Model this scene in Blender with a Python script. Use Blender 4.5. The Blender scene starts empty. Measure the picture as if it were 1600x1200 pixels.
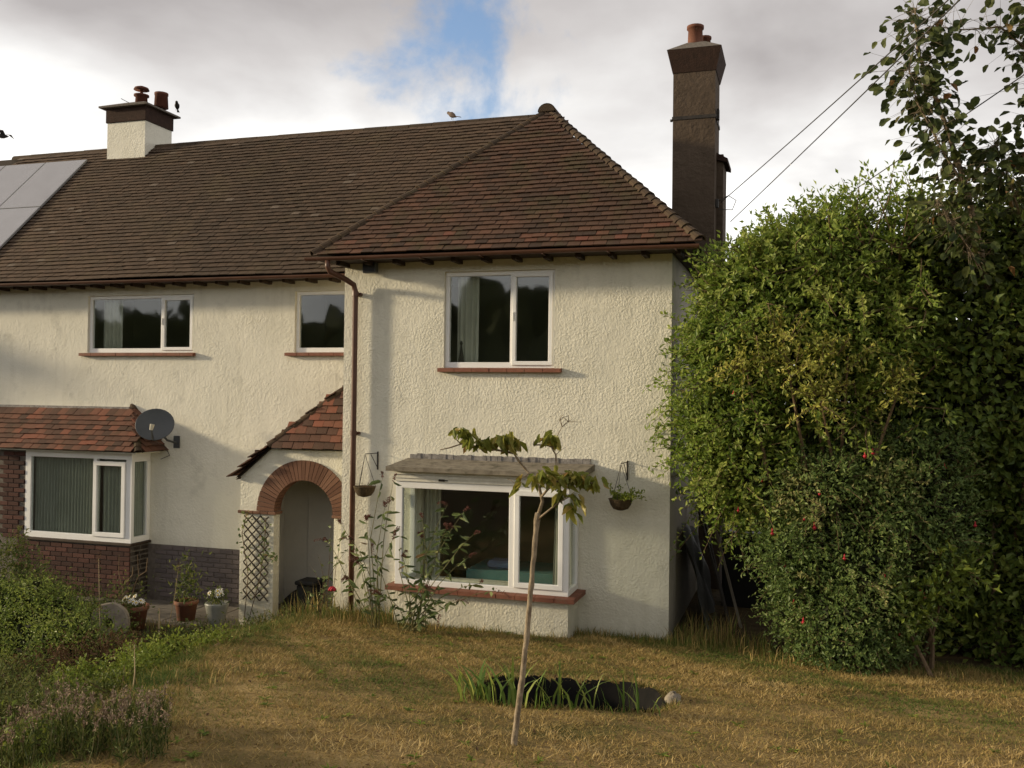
import bpy, math, random
import numpy as np
from mathutils import Vector, Matrix
R = math.radians
rng = np.random.default_rng(7)
random.seed(7)
sc = bpy.context.scene
col = sc.collection

# ------------------------------------------------------------------ camera
cd = bpy.data.cameras.new('camera'); cam = bpy.data.objects.new('camera', cd); col.objects.link(cam)
cd.sensor_width = 36.0; cd.lens = 32.763; cd.clip_start = 0.05; cd.clip_end = 3000
CAM = Vector((5.91, -11.34, 2.966))
_yaw, _pit, _rol = R(17.271), R(0.623), R(0.7116)
_F = Vector((-math.sin(_yaw) * math.cos(_pit), math.cos(_yaw) * math.cos(_pit), math.sin(_pit)))
_R = Vector((math.cos(_yaw), math.sin(_yaw), 0)); _U = _R.cross(_F)
_R2 = _R * math.cos(_rol) + _U * math.sin(_rol); _U2 = _U * math.cos(_rol) - _R * math.sin(_rol)
cam.matrix_world = Matrix(((_R2.x, _U2.x, -_F.x, CAM.x), (_R2.y, _U2.y, -_F.y, CAM.y), (_R2.z, _U2.z, -_F.z, CAM.z), (0, 0, 0, 1)))
sc.camera = cam

# ------------------------------------------------------------------ sky, sun, exposure
SUN_AZ, SUN_EL = R(256.5), R(12.0)           # compass from +Y, clockwise
wd = bpy.data.worlds.new('World'); sc.world = wd; wd.use_nodes = True
nt = wd.node_tree; nt.nodes.clear()
def N(nt, t, **kw):
    n = nt.nodes.new(t)
    for k, v in kw.items():
        if k.startswith('i_'):
            n.inputs[int(k[2:]) if k[2:].isdigit() else k[2:].replace('_', ' ')].default_value = v
        else: setattr(n, k, v)
    return n
def L(nt, a, b): nt.links.new(a, b)
def ramp(nt, stops, interp='LINEAR'):
    r = N(nt, 'ShaderNodeValToRGB'); e = r.color_ramp; e.interpolation = interp
    while len(e.elements) > 1: e.elements.remove(e.elements[-1])
    e.elements[0].position = stops[0][0]; e.elements[0].color = (*stops[0][1], 1)
    for p, c in stops[1:]:
        x = e.elements.new(p); x.color = (*c, 1)
    return r
CLOUD_OFF = (13.7, 5.5, 0.5)
def world_sky():
    out = N(nt, 'ShaderNodeOutputWorld'); bg = N(nt, 'ShaderNodeBackground'); bg.inputs[1].default_value = 0.1
    sky = N(nt, 'ShaderNodeTexSky', sky_type='NISHITA', sun_disc=False, sun_elevation=SUN_EL, sun_rotation=SUN_AZ, altitude=50)
    tc = N(nt, 'ShaderNodeTexCoord'); sep = N(nt, 'ShaderNodeSeparateXYZ'); L(nt, tc.outputs['Generated'], sep.inputs[0])
    # project the view direction onto a flat cloud layer
    zz = N(nt, 'ShaderNodeMath', operation='MAXIMUM'); L(nt, sep.outputs[2], zz.inputs[0]); zz.inputs[1].default_value = 0.0
    za = N(nt, 'ShaderNodeMath', operation='ADD'); L(nt, zz.outputs[0], za.inputs[0]); za.inputs[1].default_value = 0.22
    dv = N(nt, 'ShaderNodeVectorMath', operation='DIVIDE'); cmb = N(nt, 'ShaderNodeCombineXYZ')
    for i in range(3): L(nt, za.outputs[0], cmb.inputs[i])
    L(nt, tc.outputs['Generated'], dv.inputs[0]); L(nt, cmb.outputs[0], dv.inputs[1])
    mpc = N(nt, 'ShaderNodeMapping'); mpc.inputs['Location'].default_value = CLOUD_OFF; L(nt, dv.outputs[0], mpc.inputs[0])
    n1 = N(nt, 'ShaderNodeTexNoise', i_Scale=1.5, i_Detail=7.0, i_Roughness=0.48, i_Distortion=0.2); L(nt, mpc.outputs[0], n1.inputs['Vector'])
    # a gap in the cloud, up and slightly left of the chimney
    gap = N(nt, 'ShaderNodeVectorMath', operation='DISTANCE'); gap.inputs[1].default_value = (-0.315, 0.877, 0.362)
    n2 = N(nt, 'ShaderNodeTexNoise', i_Scale=7.5, i_Detail=8.0, i_Roughness=0.58, i_Distortion=0.15); L(nt, tc.outputs['Generated'], n2.inputs['Vector'])
    L(nt, tc.outputs['Generated'], gap.inputs[0])
    ga = N(nt, 'ShaderNodeMath', operation='MULTIPLY_ADD'); L(nt, n2.outputs[0], ga.inputs[0]); ga.inputs[1].default_value = -0.46; L(nt, gap.outputs['Value'], ga.inputs[2])
    mask = N(nt, 'ShaderNodeMapRange', interpolation_type='SMOOTHSTEP'); L(nt, ga.outputs[0], mask.inputs[0])
    for i, v in ((1, -0.225), (2, -0.125), (3, 0.04), (4, 1.0)): mask.inputs[i].default_value = v
    # cloud brightness: pale towards the horizon, greyer overhead, mottled
    el = N(nt, 'ShaderNodeMapRange', interpolation_type='SMOOTHSTEP'); L(nt, sep.outputs[2], el.inputs[0])
    for i, v in ((1, 0.13), (2, 0.41), (3, 1.08), (4, 0.05)): el.inputs[i].default_value = v
    mx = N(nt, 'ShaderNodeMath', operation='MULTIPLY_ADD'); L(nt, n1.outputs[0], mx.inputs[0]); mx.inputs[1].default_value = 2.2; mx.inputs[2].default_value = -1.05
    ad = N(nt, 'ShaderNodeMath', operation='ADD', use_clamp=True); L(nt, mx.outputs[0], ad.inputs[0]); L(nt, el.outputs[0], ad.inputs[1])
    cr = ramp(nt, [(0.0, (4.0, 3.75, 3.7)), (0.3, (5.6, 5.35, 5.25)), (0.6, (7.6, 7.45, 7.3)), (1.0, (11.4, 11.2, 10.8))]); L(nt, ad.outputs[0], cr.inputs[0])
    sk = N(nt, 'ShaderNodeVectorMath', operation='MULTIPLY'); L(nt, sky.outputs[0], sk.inputs[0]); sk.inputs[1].default_value = (1.65, 1.75, 2.0)
    mix = N(nt, 'ShaderNodeMix', data_type='RGBA'); L(nt, mask.outputs[0], mix.inputs['Factor']); L(nt, sk.outputs[0], mix.inputs['A']); L(nt, cr.outputs[0], mix.inputs['B'])
    L(nt, mix.outputs['Result'], bg.inputs[0]); L(nt, bg.outputs[0], out.inputs[0])
world_sky()
sd = bpy.data.lights.new('sun', 'SUN'); sun = bpy.data.objects.new('sun', sd); col.objects.link(sun)
sd.energy = 4.2; sd.angle = R(4.0); sd.color = (1.0, 0.82, 0.55)
S = Vector((math.sin(SUN_AZ) * math.cos(SUN_EL), math.cos(SUN_AZ) * math.cos(SUN_EL), math.sin(SUN_EL)))
sun.rotation_euler = (-S).to_track_quat('-Z', 'Y').to_euler(); sun.location = S * 30
sc.view_settings.view_transform = 'Standard'; sc.view_settings.look = 'None'
sc.view_settings.gamma = 1.0; sc.view_settings.exposure = 0.28; sc.view_settings.use_curve_mapping = False

# ------------------------------------------------------------------ materials
M = {}
def mat(name, c1, c2=None, scale=6.0, rough=0.8, bump=0.0, bscale=40.0, spec=0.3, detail=5.0, dirt=None, coords='Object', metallic=0.0, stretch=None):
    m = bpy.data.materials.new(name); m.use_nodes = True; t = m.node_tree; b = t.nodes['Principled BSDF']
    b.inputs['Roughness'].default_value = rough; b.inputs['Specular IOR Level'].default_value = spec; b.inputs['Metallic'].default_value = metallic
    g = N(t, 'ShaderNodeNewGeometry'); src = g.outputs['Position']
    if stretch:
        mp = N(t, 'ShaderNodeMapping'); L(t, src, mp.inputs[0]); mp.inputs['Scale'].default_value = stretch; src = mp.outputs[0]
    if c2 is not None:
        n = N(t, 'ShaderNodeTexNoise', i_Scale=scale, i_Detail=detail, i_Roughness=0.6); L(t, src, n.inputs['Vector'])
        r = ramp(t, [(0.32, c1), (0.68, c2)]); L(t, n.outputs[0], r.inputs[0]); c = r.outputs[0]
        if dirt:
            dcol, dsc, lo, hi = dirt
            n2 = N(t, 'ShaderNodeTexNoise', i_Scale=dsc, i_Detail=8.0, i_Roughness=0.65); L(t, src, n2.inputs['Vector'])
            mr = N(t, 'ShaderNodeMapRange'); L(t, n2.outputs[0], mr.inputs[0]); mr.inputs[1].default_value = lo; mr.inputs[2].default_value = hi
            mm = N(t, 'ShaderNodeMix', data_type='RGBA'); L(t, mr.outputs[0], mm.inputs['Factor']); L(t, c, mm.inputs['A']); mm.inputs['B'].default_value = (*dcol, 1); c = mm.outputs['Result']
        L(t, c, b.inputs['Base Color'])
    else: b.inputs['Base Color'].default_value = (*c1, 1)
    if bump:
        n = N(t, 'ShaderNodeTexNoise', i_Scale=bscale, i_Detail=6.0, i_Roughness=0.6); L(t, g.outputs['Position'], n.inputs['Vector'])
        bp = N(t, 'ShaderNodeBump', i_Strength=1.0, i_Distance=bump); L(t, n.outputs[0], bp.inputs['Height']); L(t, bp.outputs[0], b.inputs['Normal'])
    M[name] = m; return m
def tintmat(name, stops, rough=0.8, attr='tint', trans=0.0, spec=0.25, bump=0.0, moss=None):
    """colour picked by a per-piece 'tint' value (attr) or a per-object random (attr None)"""
    m = bpy.data.materials.new(name); m.use_nodes = True; t = m.node_tree; b = t.nodes['Principled BSDF']; out = t.nodes['Material Output']
    b.inputs['Roughness'].default_value = rough; b.inputs['Specular IOR Level'].default_value = spec
    a = N(t, 'ShaderNodeAttribute', attribute_name=attr) if attr else N(t, 'ShaderNodeObjectInfo')
    r = ramp(t, stops); L(t, a.outputs['Fac'] if attr else a.outputs['Random'], r.inputs[0]); c = r.outputs[0]
    g = N(t, 'ShaderNodeNewGeometry')
    if moss:
        mc, s, lo, hi = moss
        n = N(t, 'ShaderNodeTexNoise', i_Scale=s, i_Detail=8.0, i_Roughness=0.65); L(t, g.outputs['Position'], n.inputs['Vector'])
        mr = N(t, 'ShaderNodeMapRange'); L(t, n.outputs[0], mr.inputs[0]); mr.inputs[1].default_value = lo; mr.inputs[2].default_value = hi
        mm = N(t, 'ShaderNodeMix', data_type='RGBA'); L(t, mr.outputs[0], mm.inputs['Factor']); L(t, c, mm.inputs['A']); mm.inputs['B'].default_value = (*mc, 1); c = mm.outputs['Result']
    if bump:
        n = N(t, 'ShaderNodeTexNoise', i_Scale=60.0, i_Detail=5.0); L(t, g.outputs['Position'], n.inputs['Vector'])
        bp = N(t, 'ShaderNodeBump', i_Strength=1.0, i_Distance=bump); L(t, n.outputs[0], bp.inputs['Height']); L(t, bp.outputs[0], b.inputs['Normal'])
    L(t, c, b.inputs['Base Color'])
    if trans:
        tr = N(t, 'ShaderNodeBsdfTranslucent'); L(t, c, tr.inputs[0]); ms = N(t, 'ShaderNodeMixShader'); ms.inputs[0].default_value = trans
        L(t, b.outputs[0], ms.inputs[1]); L(t, tr.outputs[0], ms.inputs[2]); L(t, ms.outputs[0], out.inputs[0])
    M[name] = m; return m
def roughcast(name, c1, c2, dist, sc1):
    m = mat(name, c1, c2, scale=1.3, rough=0.9, spec=0.15, dirt=(tuple(c * .68 for c in c1), 3.0, 0.56, 0.88))
    t = m.node_tree; b = t.nodes['Principled BSDF']; g = N(t, 'ShaderNodeNewGeometry')
    # grime: faint rain streaks and damp staining near the ground
    mp = N(t, 'ShaderNodeMapping'); mp.inputs['Scale'].default_value = (7.0, 7.0, 0.55); L(t, g.outputs['Position'], mp.inputs[0])
    ns = N(t, 'ShaderNodeTexNoise', i_Scale=1.0, i_Detail=7.0, i_Roughness=0.6); L(t, mp.outputs[0], ns.inputs['Vector'])
    sx = N(t, 'ShaderNodeSeparateXYZ'); L(t, g.outputs['Position'], sx.inputs[0])
    zn = N(t, 'ShaderNodeMath', operation='MULTIPLY_ADD'); L(t, ns.outputs[0], zn.inputs[0]); zn.inputs[1].default_value = -0.9; L(t, sx.outputs[2], zn.inputs[2])
    damp = N(t, 'ShaderNodeMapRange'); L(t, zn.outputs[0], damp.inputs[0])
    for k, vv in ((1, -0.45), (2, 0.2), (3, 0.42), (4, 0.0)): damp.inputs[k].default_value = vv
    strk = N(t, 'ShaderNodeMapRange'); L(t, ns.outputs[0], strk.inputs[0])
    for k, vv in ((1, 0.52), (2, 0.85), (3, 0.0), (4, 0.26)): strk.inputs[k].default_value = vv
    fmx = N(t, 'ShaderNodeMath', operation='MAXIMUM'); L(t, damp.outputs[0], fmx.inputs[0]); L(t, strk.outputs[0], fmx.inputs[1])
    old = b.inputs['Base Color'].links[0].from_socket; mm = N(t, 'ShaderNodeMix', data_type='RGBA'); L(t, fmx.outputs[0], mm.inputs['Factor']); L(t, old, mm.inputs['A']); mm.inputs['B'].default_value = (c1[0] * .52, c1[1] * .50, c1[2] * .42, 1); L(t, mm.outputs['Result'], b.inputs['Base Color'])
    v = N(t, 'ShaderNodeTexNoise', i_Scale=sc1, i_Detail=6.0, i_Roughness=0.55, i_Distortion=0.15); L(t, g.outputs['Position'], v.inputs['Vector'])
    v2 = N(t, 'ShaderNodeTexNoise', i_Scale=sc1 * .38, i_Detail=2.0); L(t, g.outputs['Position'], v2.inputs['Vector'])
    v3 = N(t, 'ShaderNodeTexNoise', i_Scale=1.8, i_Detail=3.0); L(t, g.outputs['Position'], v3.inputs['Vector'])
    am = N(t, 'ShaderNodeMapRange'); L(t, v3.outputs[0], am.inputs[0])
    for k, vv in ((1, 0.35), (2, 0.65), (3, 0.45), (4, 1.25)): am.inputs[k].default_value = vv
    s0 = N(t, 'ShaderNodeMath', operation='MULTIPLY'); L(t, v.outputs[0], s0.inputs[0]); L(t, am.outputs[0], s0.inputs[1])
    s = N(t, 'ShaderNodeMath', operation='MULTIPLY_ADD'); L(t, v2.outputs[0], s.inputs[0]); s.inputs[1].default_value = 0.35; L(t, s0.outputs[0], s.inputs[2])
    bp = N(t, 'ShaderNodeBump', i_Strength=1.0, i_Distance=dist * 1.5); L(t, s.outputs[0], bp.inputs['Height']); L(t, bp.outputs[0], b.inputs['Normal'])
    return m
roughcast('render_rough', (0.655, 0.635, 0.525), (0.745, 0.72, 0.605), 0.011, 34.0)
roughcast('render_smooth', (0.675, 0.655, 0.555), (0.755, 0.73, 0.625), 0.0065, 30.0)
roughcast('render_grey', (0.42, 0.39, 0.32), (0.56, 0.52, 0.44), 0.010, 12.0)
roughcast('render_dark', (0.072, 0.053, 0.038), (0.105, 0.078, 0.057), 0.014, 14.0)
mat('upvc', (0.78, 0.78, 0.76), (0.84, 0.84, 0.82), 3.0, 0.35, spec=0.5)
mat('old_white_paint', (0.66, 0.64, 0.55), (0.78, 0.76, 0.68), 14.0, 0.6, 0.002, 60)
mat('terracotta', (0.15, 0.060, 0.034), (0.22, 0.095, 0.055), 5.0, 0.8, 0.002, 80, dirt=((0.10, 0.085, 0.06), 9, 0.5, 0.75))
mat('sill_red', (0.17, 0.062, 0.038), (0.24, 0.10, 0.062), 9.0, 0.7, 0.002, 90, dirt=((0.16, 0.12, 0.08), 14, 0.55, 0.75))
mat('dark_wood', (0.028, 0.018, 0.012), (0.05, 0.032, 0.02), 10, 0.7)
mat('brown_plastic', (0.075, 0.032, 0.018), (0.11, 0.05, 0.03), 4, 0.45, spec=0.4)
mat('black_plastic', (0.012, 0.012, 0.012), (0.02, 0.02, 0.019), 4, 0.5)
mat('dark_grey_metal', (0.045, 0.052, 0.055), (0.065, 0.07, 0.072), 3, 0.45, spec=0.5)
mat('pale_metal', (0.55, 0.52, 0.42), None, rough=0.4)
mat('iron', (0.02, 0.018, 0.016), (0.04, 0.032, 0.026), 20, 0.6)
mat('roof_base', (0.03, 0.022, 0.016), None, rough=0.95)
mat('lead', (0.14, 0.13, 0.12), (0.30, 0.28, 0.26), 18, 0.7, 0.004, 30)
mat('felt', (0.15, 0.13, 0.10), (0.25, 0.22, 0.17), 9, 0.9, 0.003, 60, dirt=((0.06, 0.055, 0.035), 7, 0.5, 0.7))
mat('brick', (0.06, 0.022, 0.016), (0.12, 0.045, 0.03), 8, 0.9, 0.004, 50)
mat('arch_brick', (0.20, 0.075, 0.04), (0.30, 0.125, 0.07), 10, 0.9, 0.003, 60)
mat('mortar', (0.10, 0.085, 0.07), (0.16, 0.14, 0.12), 20, 0.95, 0.003, 60)
mat('plinth_grey', (0.10, 0.085, 0.08), (0.16, 0.14, 0.135), 6, 0.9, 0.006, 25, dirt=((0.22, 0.2, 0.19), 4, 0.5, 0.75))
mat('chimney_brick', (0.028, 0.016, 0.011), (0.048, 0.026, 0.018), 12, 0.95, 0.006, 40)
mat('chimney_pot', (0.12, 0.045, 0.026), (0.17, 0.07, 0.042), 5, 0.8)
mat('dark_pot', (0.09, 0.03, 0.018), (0.13, 0.05, 0.03), 5, 0.8)
mat('interior', (0.22, 0.19, 0.15), None, rough=0.9)
mat('interior_dark', (0.36, 0.33, 0.26), None, rough=0.9)
mat('porch_inside', (0.52, 0.50, 0.44), (0.60, 0.58, 0.51), 3, 0.9, 0.003, 30)
mat('curtain_green', (0.24, 0.265, 0.225), (0.30, 0.325, 0.28), 3, 0.9)
mat('curtain_cream', (0.42, 0.42, 0.35), (0.5, 0.5, 0.42), 3, 0.9)
mat('teal_cloth', (0.07, 0.16, 0.16), (0.09, 0.20, 0.19), 5, 0.8)
mat('blue_cloth', (0.09, 0.13, 0.22), (0.12, 0.16, 0.27), 5, 0.8)
mat('concrete', (0.10, 0.088, 0.072), (0.17, 0.15, 0.125), 5, 0.95, 0.004, 40)
mat('stone', (0.20, 0.17, 0.13), (0.30, 0.26, 0.20), 9, 0.9, 0.006, 30)
mat('white_stone', (0.42, 0.39, 0.33), (0.55, 0.51, 0.44), 9, 0.9, 0.006, 30)
mat('cane', (0.30, 0.23, 0.13), (0.38, 0.30, 0.18), 9, 0.8)
mat('glaze_grey', (0.20, 0.21, 0.18), (0.30, 0.30, 0.26), 5, 0.4, spec=0.5)
mat('tarp', (0.075, 0.078, 0.075), (0.12, 0.122, 0.115), 3, 0.5, 0.006, 8, spec=0.4)
mat('board_dark', (0.035, 0.03, 0.025), (0.07, 0.06, 0.05), 6, 0.85, stretch=(14, 14, 1))
mat('board_grey', (0.16, 0.14, 0.11), (0.24, 0.21, 0.17), 6, 0.85, stretch=(14, 14, 1))
mat('trellis_wood', (0.035, 0.028, 0.02), (0.06, 0.045, 0.03), 20, 0.8)
mat('cable', (0.05, 0.048, 0.045), None, rough=0.6)
mat('bark', (0.15, 0.115, 0.075), (0.34, 0.275, 0.19), 34, 0.9, 0.006, 90, stretch=(1, 1, 0.5), dirt=((0.11, 0.085, 0.055), 16, 0.52, 0.7))
mat('twig', (0.10, 0.065, 0.035), (0.17, 0.12, 0.07), 20, 0.9)
mat('stem_green', (0.13, 0.13, 0.05), (0.20, 0.18, 0.08), 20, 0.8)
mat('bird_grey', (0.10, 0.075, 0.06), (0.17, 0.12, 0.09), 30, 0.8)
mat('bird_dark', (0.02, 0.018, 0.018), (0.035, 0.03, 0.028), 30, 0.7)
mat('moss_fibre', (0.05, 0.035, 0.018), (0.10, 0.07, 0.035), 40, 0.95, 0.01, 60)
mat('fuchsia_red', (0.34, 0.012, 0.022), (0.45, 0.03, 0.05), 30, 0.5)
mat('petal_white', (0.80, 0.79, 0.72), None, rough=0.6)
mat('petal_yellow', (0.6, 0.42, 0.05), None, rough=0.6)
mat('pond_liner', (0.006, 0.006, 0.0055), (0.012, 0.011, 0.010), 7, 0.85, spec=0.1)  # near-black colour stands in for the shade in the pit
mat('solar_glass', (0.52, 0.51, 0.50), (0.56, 0.55, 0.54), 3, 0.24, spec=1.0, metallic=0.8)
mat('alu', (0.42, 0.42, 0.42), None, rough=0.4, metallic=0.6)
mat('hill_green', (0.04, 0.055, 0.02), (0.10, 0.115, 0.045), 0.35, 0.95)
def soilmat():
    m = bpy.data.materials.new('ground'); m.use_nodes = True; t = m.node_tree; b = t.nodes['Principled BSDF']; b.inputs['Roughness'].default_value = 0.95; b.inputs['Specular IOR Level'].default_value = 0.1
    g = N(t, 'ShaderNodeNewGeometry')
    n = N(t, 'ShaderNodeTexNoise', i_Scale=1.1, i_Detail=9.0, i_Roughness=0.65); L(t, g.outputs['Position'], n.inputs['Vector'])
    r = ramp(t, [(0.30, (0.10, 0.10, 0.030)), (0.43, (0.17, 0.125, 0.050)), (0.55, (0.27, 0.19, 0.080)), (0.7, (0.40, 0.29, 0.125))]); L(t, n.outputs[0], r.inputs[0])
    n2 = N(t, 'ShaderNodeTexNoise', i_Scale=9.0, i_Detail=6.0); L(t, g.outputs['Position'], n2.inputs['Vector'])
    r2 = ramp(t, [(0.3, (0.035, 0.026, 0.015)), (0.7, (0.075, 0.055, 0.032))]); L(t, n2.outputs[0], r2.inputs[0])
    a = N(t, 'ShaderNodeAttribute', attribute_name='soil'); mm = N(t, 'ShaderNodeMix', data_type='RGBA'); L(t, a.outputs['Fac'], mm.inputs['Factor']); L(t, r.outputs[0], mm.inputs['A']); L(t, r2.outputs[0], mm.inputs['B'])
    L(t, mm.outputs['Result'], b.inputs['Base Color'])
    n3 = N(t, 'ShaderNodeTexNoise', i_Scale=30.0, i_Detail=6.0); L(t, g.outputs['Position'], n3.inputs['Vector'])
    bp = N(t, 'ShaderNodeBump', i_Strength=1.0, i_Distance=0.03); L(t, n3.outputs[0], bp.inputs['Height']); L(t, bp.outputs[0], b.inputs['Normal'])
    M['ground'] = m
soilmat()
def glassmat():
    m = bpy.data.materials.new('glass'); m.use_nodes = True; t = m.node_tree; t.nodes.remove(t.nodes['Principled BSDF']); out = t.nodes['Material Output']
    tr = N(t, 'ShaderNodeBsdfTransparent'); tr.inputs[0].default_value = (0.92, 0.945, 0.93, 1); gl = N(t, 'ShaderNodeBsdfGlossy'); gl.inputs['Roughness'].default_value = 0.03
    lw = N(t, 'ShaderNodeLayerWeight'); lw.inputs[0].default_value = 0.5; pw = N(t, 'ShaderNodeMath', operation='POWER'); L(t, lw.outputs['Facing'], pw.inputs[0]); pw.inputs[1].default_value = 5.0
    fr = N(t, 'ShaderNodeMath', operation='MULTIPLY_ADD'); L(t, pw.outputs[0], fr.inputs[0]); fr.inputs[1].default_value = 0.9; fr.inputs[2].default_value = 0.07
    n = N(t, 'ShaderNodeTexNoise', i_Scale=1.6, i_Detail=1.0); g = N(t, 'ShaderNodeNewGeometry'); L(t, g.outputs['Position'], n.inputs['Vector'])
    bp = N(t, 'ShaderNodeBump', i_Strength=1.0, i_Distance=0.004); L(t, n.outputs[0], bp.inputs['Height']); L(t, bp.outputs[0], gl.inputs['Normal'])
    ms = N(t, 'ShaderNodeMixShader'); L(t, fr.outputs[0], ms.inputs[0]); L(t, tr.outputs[0], ms.inputs[1]); L(t, gl.outputs[0], ms.inputs[2]); L(t, ms.outputs[0], out.inputs[0])
    M['glass'] = m
glassmat()
WING_T = [(0.0, (0.046, 0.029, 0.020)), (0.3, (0.070, 0.040, 0.026)), (0.65, (0.095, 0.050, 0.031)), (0.9, (0.115, 0.056, 0.034)), (1.0, (0.145, 0.056, 0.036))]
MAIN_T = [(0.0, (0.055, 0.038, 0.025)), (0.4, (0.078, 0.052, 0.034)), (0.8, (0.098, 0.064, 0.041)), (0.97, (0.115, 0.070, 0.044)), (1.0, (0.13, 0.10, 0.075))]
RED_T = [(0.0, (0.070, 0.040, 0.028)), (0.35, (0.105, 0.053, 0.035)), (0.75, (0.15, 0.068, 0.043)), (1.0, (0.21, 0.078, 0.047))]
tintmat('tile_wing', WING_T, 0.85, 'tint', bump=0.004, moss=((0.06, 0.05, 0.022), 2.2, 0.5, 0.75))
tintmat('tile_wing_piece', WING_T, 0.85, None, bump=0.004, moss=((0.06, 0.05, 0.022), 2.2, 0.5, 0.75))
tintmat('tile_main', MAIN_T, 0.9, 'tint', bump=0.004, moss=((0.095, 0.070, 0.038), 1.1, 0.52, 0.8))
tintmat('tile_red', RED_T, 0.85, 'tint', bump=0.004, moss=((0.075, 0.055, 0.03), 4, 0.55, 0.8))
tintmat('tile_red_piece', RED_T, 0.85, None, bump=0.004, moss=((0.075, 0.055, 0.03), 4, 0.55, 0.8))
tintmat('hip_piece', [(0, (0.045, 0.031, 0.02)), (1, (0.075, 0.05, 0.03))], 0.9, None, bump=0.005, moss=((0.07, 0.062, 0.03), 3, 0.55, 0.8))
tintmat('arch_piece', [(0, (0.115, 0.058, 0.036)), (0.5, (0.16, 0.080, 0.050)), (1, (0.20, 0.11, 0.07))], 0.9, None, bump=0.003)
tintmat('brick_piece', [(0, (0.040, 0.020, 0.016)), (0.6, (0.065, 0.029, 0.022)), (1, (0.095, 0.042, 0.032))], 0.9, None, bump=0.004)
tintmat('grey_brick_piece', [(0, (0.10, 0.085, 0.085)), (1, (0.15, 0.125, 0.12))], 0.9, None, bump=0.004)
GREEN = [(0.0, (0.062, 0.100, 0.018)), (0.3, (0.130, 0.205, 0.030)), (0.65, (0.225, 0.305, 0.050)), (1.0, (0.37, 0.42, 0.10))]
tintmat('leaf_hedge', GREEN, 0.5, trans=0.45, spec=0.4)
tintmat('leaf_fuchsia', [(0, (0.062, 0.100, 0.030)), (0.4, (0.130, 0.200, 0.052)), (0.75, (0.21, 0.28, 0.080)), (1, (0.30, 0.29, 0.11))], 0.5, trans=0.42, spec=0.35)
tintmat('leaf_gold', [(0, (0.215, 0.259, 0.050)), (0.5, (0.359, 0.359, 0.071)), (1, (0.517, 0.460, 0.122))], 0.5, trans=0.32, spec=0.35)
tintmat('leaf_dark', [(0, (0.050, 0.085, 0.018)), (0.5, (0.130, 0.190, 0.036)), (1, (0.27, 0.32, 0.07))], 0.5, trans=0.42, spec=0.35)
tintmat('leaf_inner', [(0, (0.016, 0.020, 0.009)), (1, (0.040, 0.042, 0.018))], 0.7, trans=0.1, spec=0.2)  # dark copy of leaf colour, paints the shade within shrubs
tintmat('leaf_round', [(0, (0.030, 0.045, 0.014)), (0.6, (0.070, 0.092, 0.026)), (0.97, (0.10, 0.115, 0.035)), (1, (0.24, 0.11, 0.04))], 0.55, trans=0.32, spec=0.25)
tintmat('leaf_sapling', [(0, (0.10, 0.135, 0.024)), (0.5, (0.235, 0.25, 0.045)), (0.8, (0.33, 0.28, 0.065)), (1, (0.33, 0.18, 0.08))], 0.45, trans=0.42, spec=0.35)
tintmat('leaf_buddleia', [(0, (0.079, 0.112, 0.043)), (0.5, (0.159, 0.209, 0.079)), (0.9, (0.259, 0.288, 0.115)), (1, (0.316, 0.186, 0.101))], 0.6, trans=0.25)
tintmat('flower_spent', [(0, (0.085, 0.035, 0.025)), (0.6, (0.15, 0.065, 0.04)), (1, (0.20, 0.09, 0.075))], 0.85)
tintmat('leaf_bright', [(0, (0.099, 0.143, 0.022)), (0.5, (0.198, 0.253, 0.039)), (1, (0.319, 0.341, 0.061))], 0.5, trans=0.3)
tintmat('leaf_mound', [(0, (0.041, 0.061, 0.016)), (0.5, (0.098, 0.129, 0.033)), (1, (0.195, 0.203, 0.055))], 0.6, trans=0.3)
tintmat('dry_brown', [(0, (0.06, 0.035, 0.018)), (0.5, (0.13, 0.075, 0.035)), (1, (0.22, 0.15, 0.07))], 0.8, trans=0.15)
tintmat('lavender_head', [(0, (0.15, 0.10, 0.065)), (0.5, (0.28, 0.20, 0.135)), (1, (0.42, 0.33, 0.22))], 0.85)
tintmat('grass_dry', [(0.0, (0.072, 0.117, 0.020)), (0.25, (0.149, 0.162, 0.036)), (0.5, (0.270, 0.198, 0.065)), (0.8, (0.414, 0.293, 0.108)), (1.0, (0.540, 0.414, 0.189))], 0.75, trans=0.2)
tintmat('blade_green', [(0, (0.070, 0.126, 0.021)), (0.5, (0.140, 0.224, 0.042)), (1, (0.280, 0.308, 0.070))], 0.5, trans=0.25)

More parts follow.
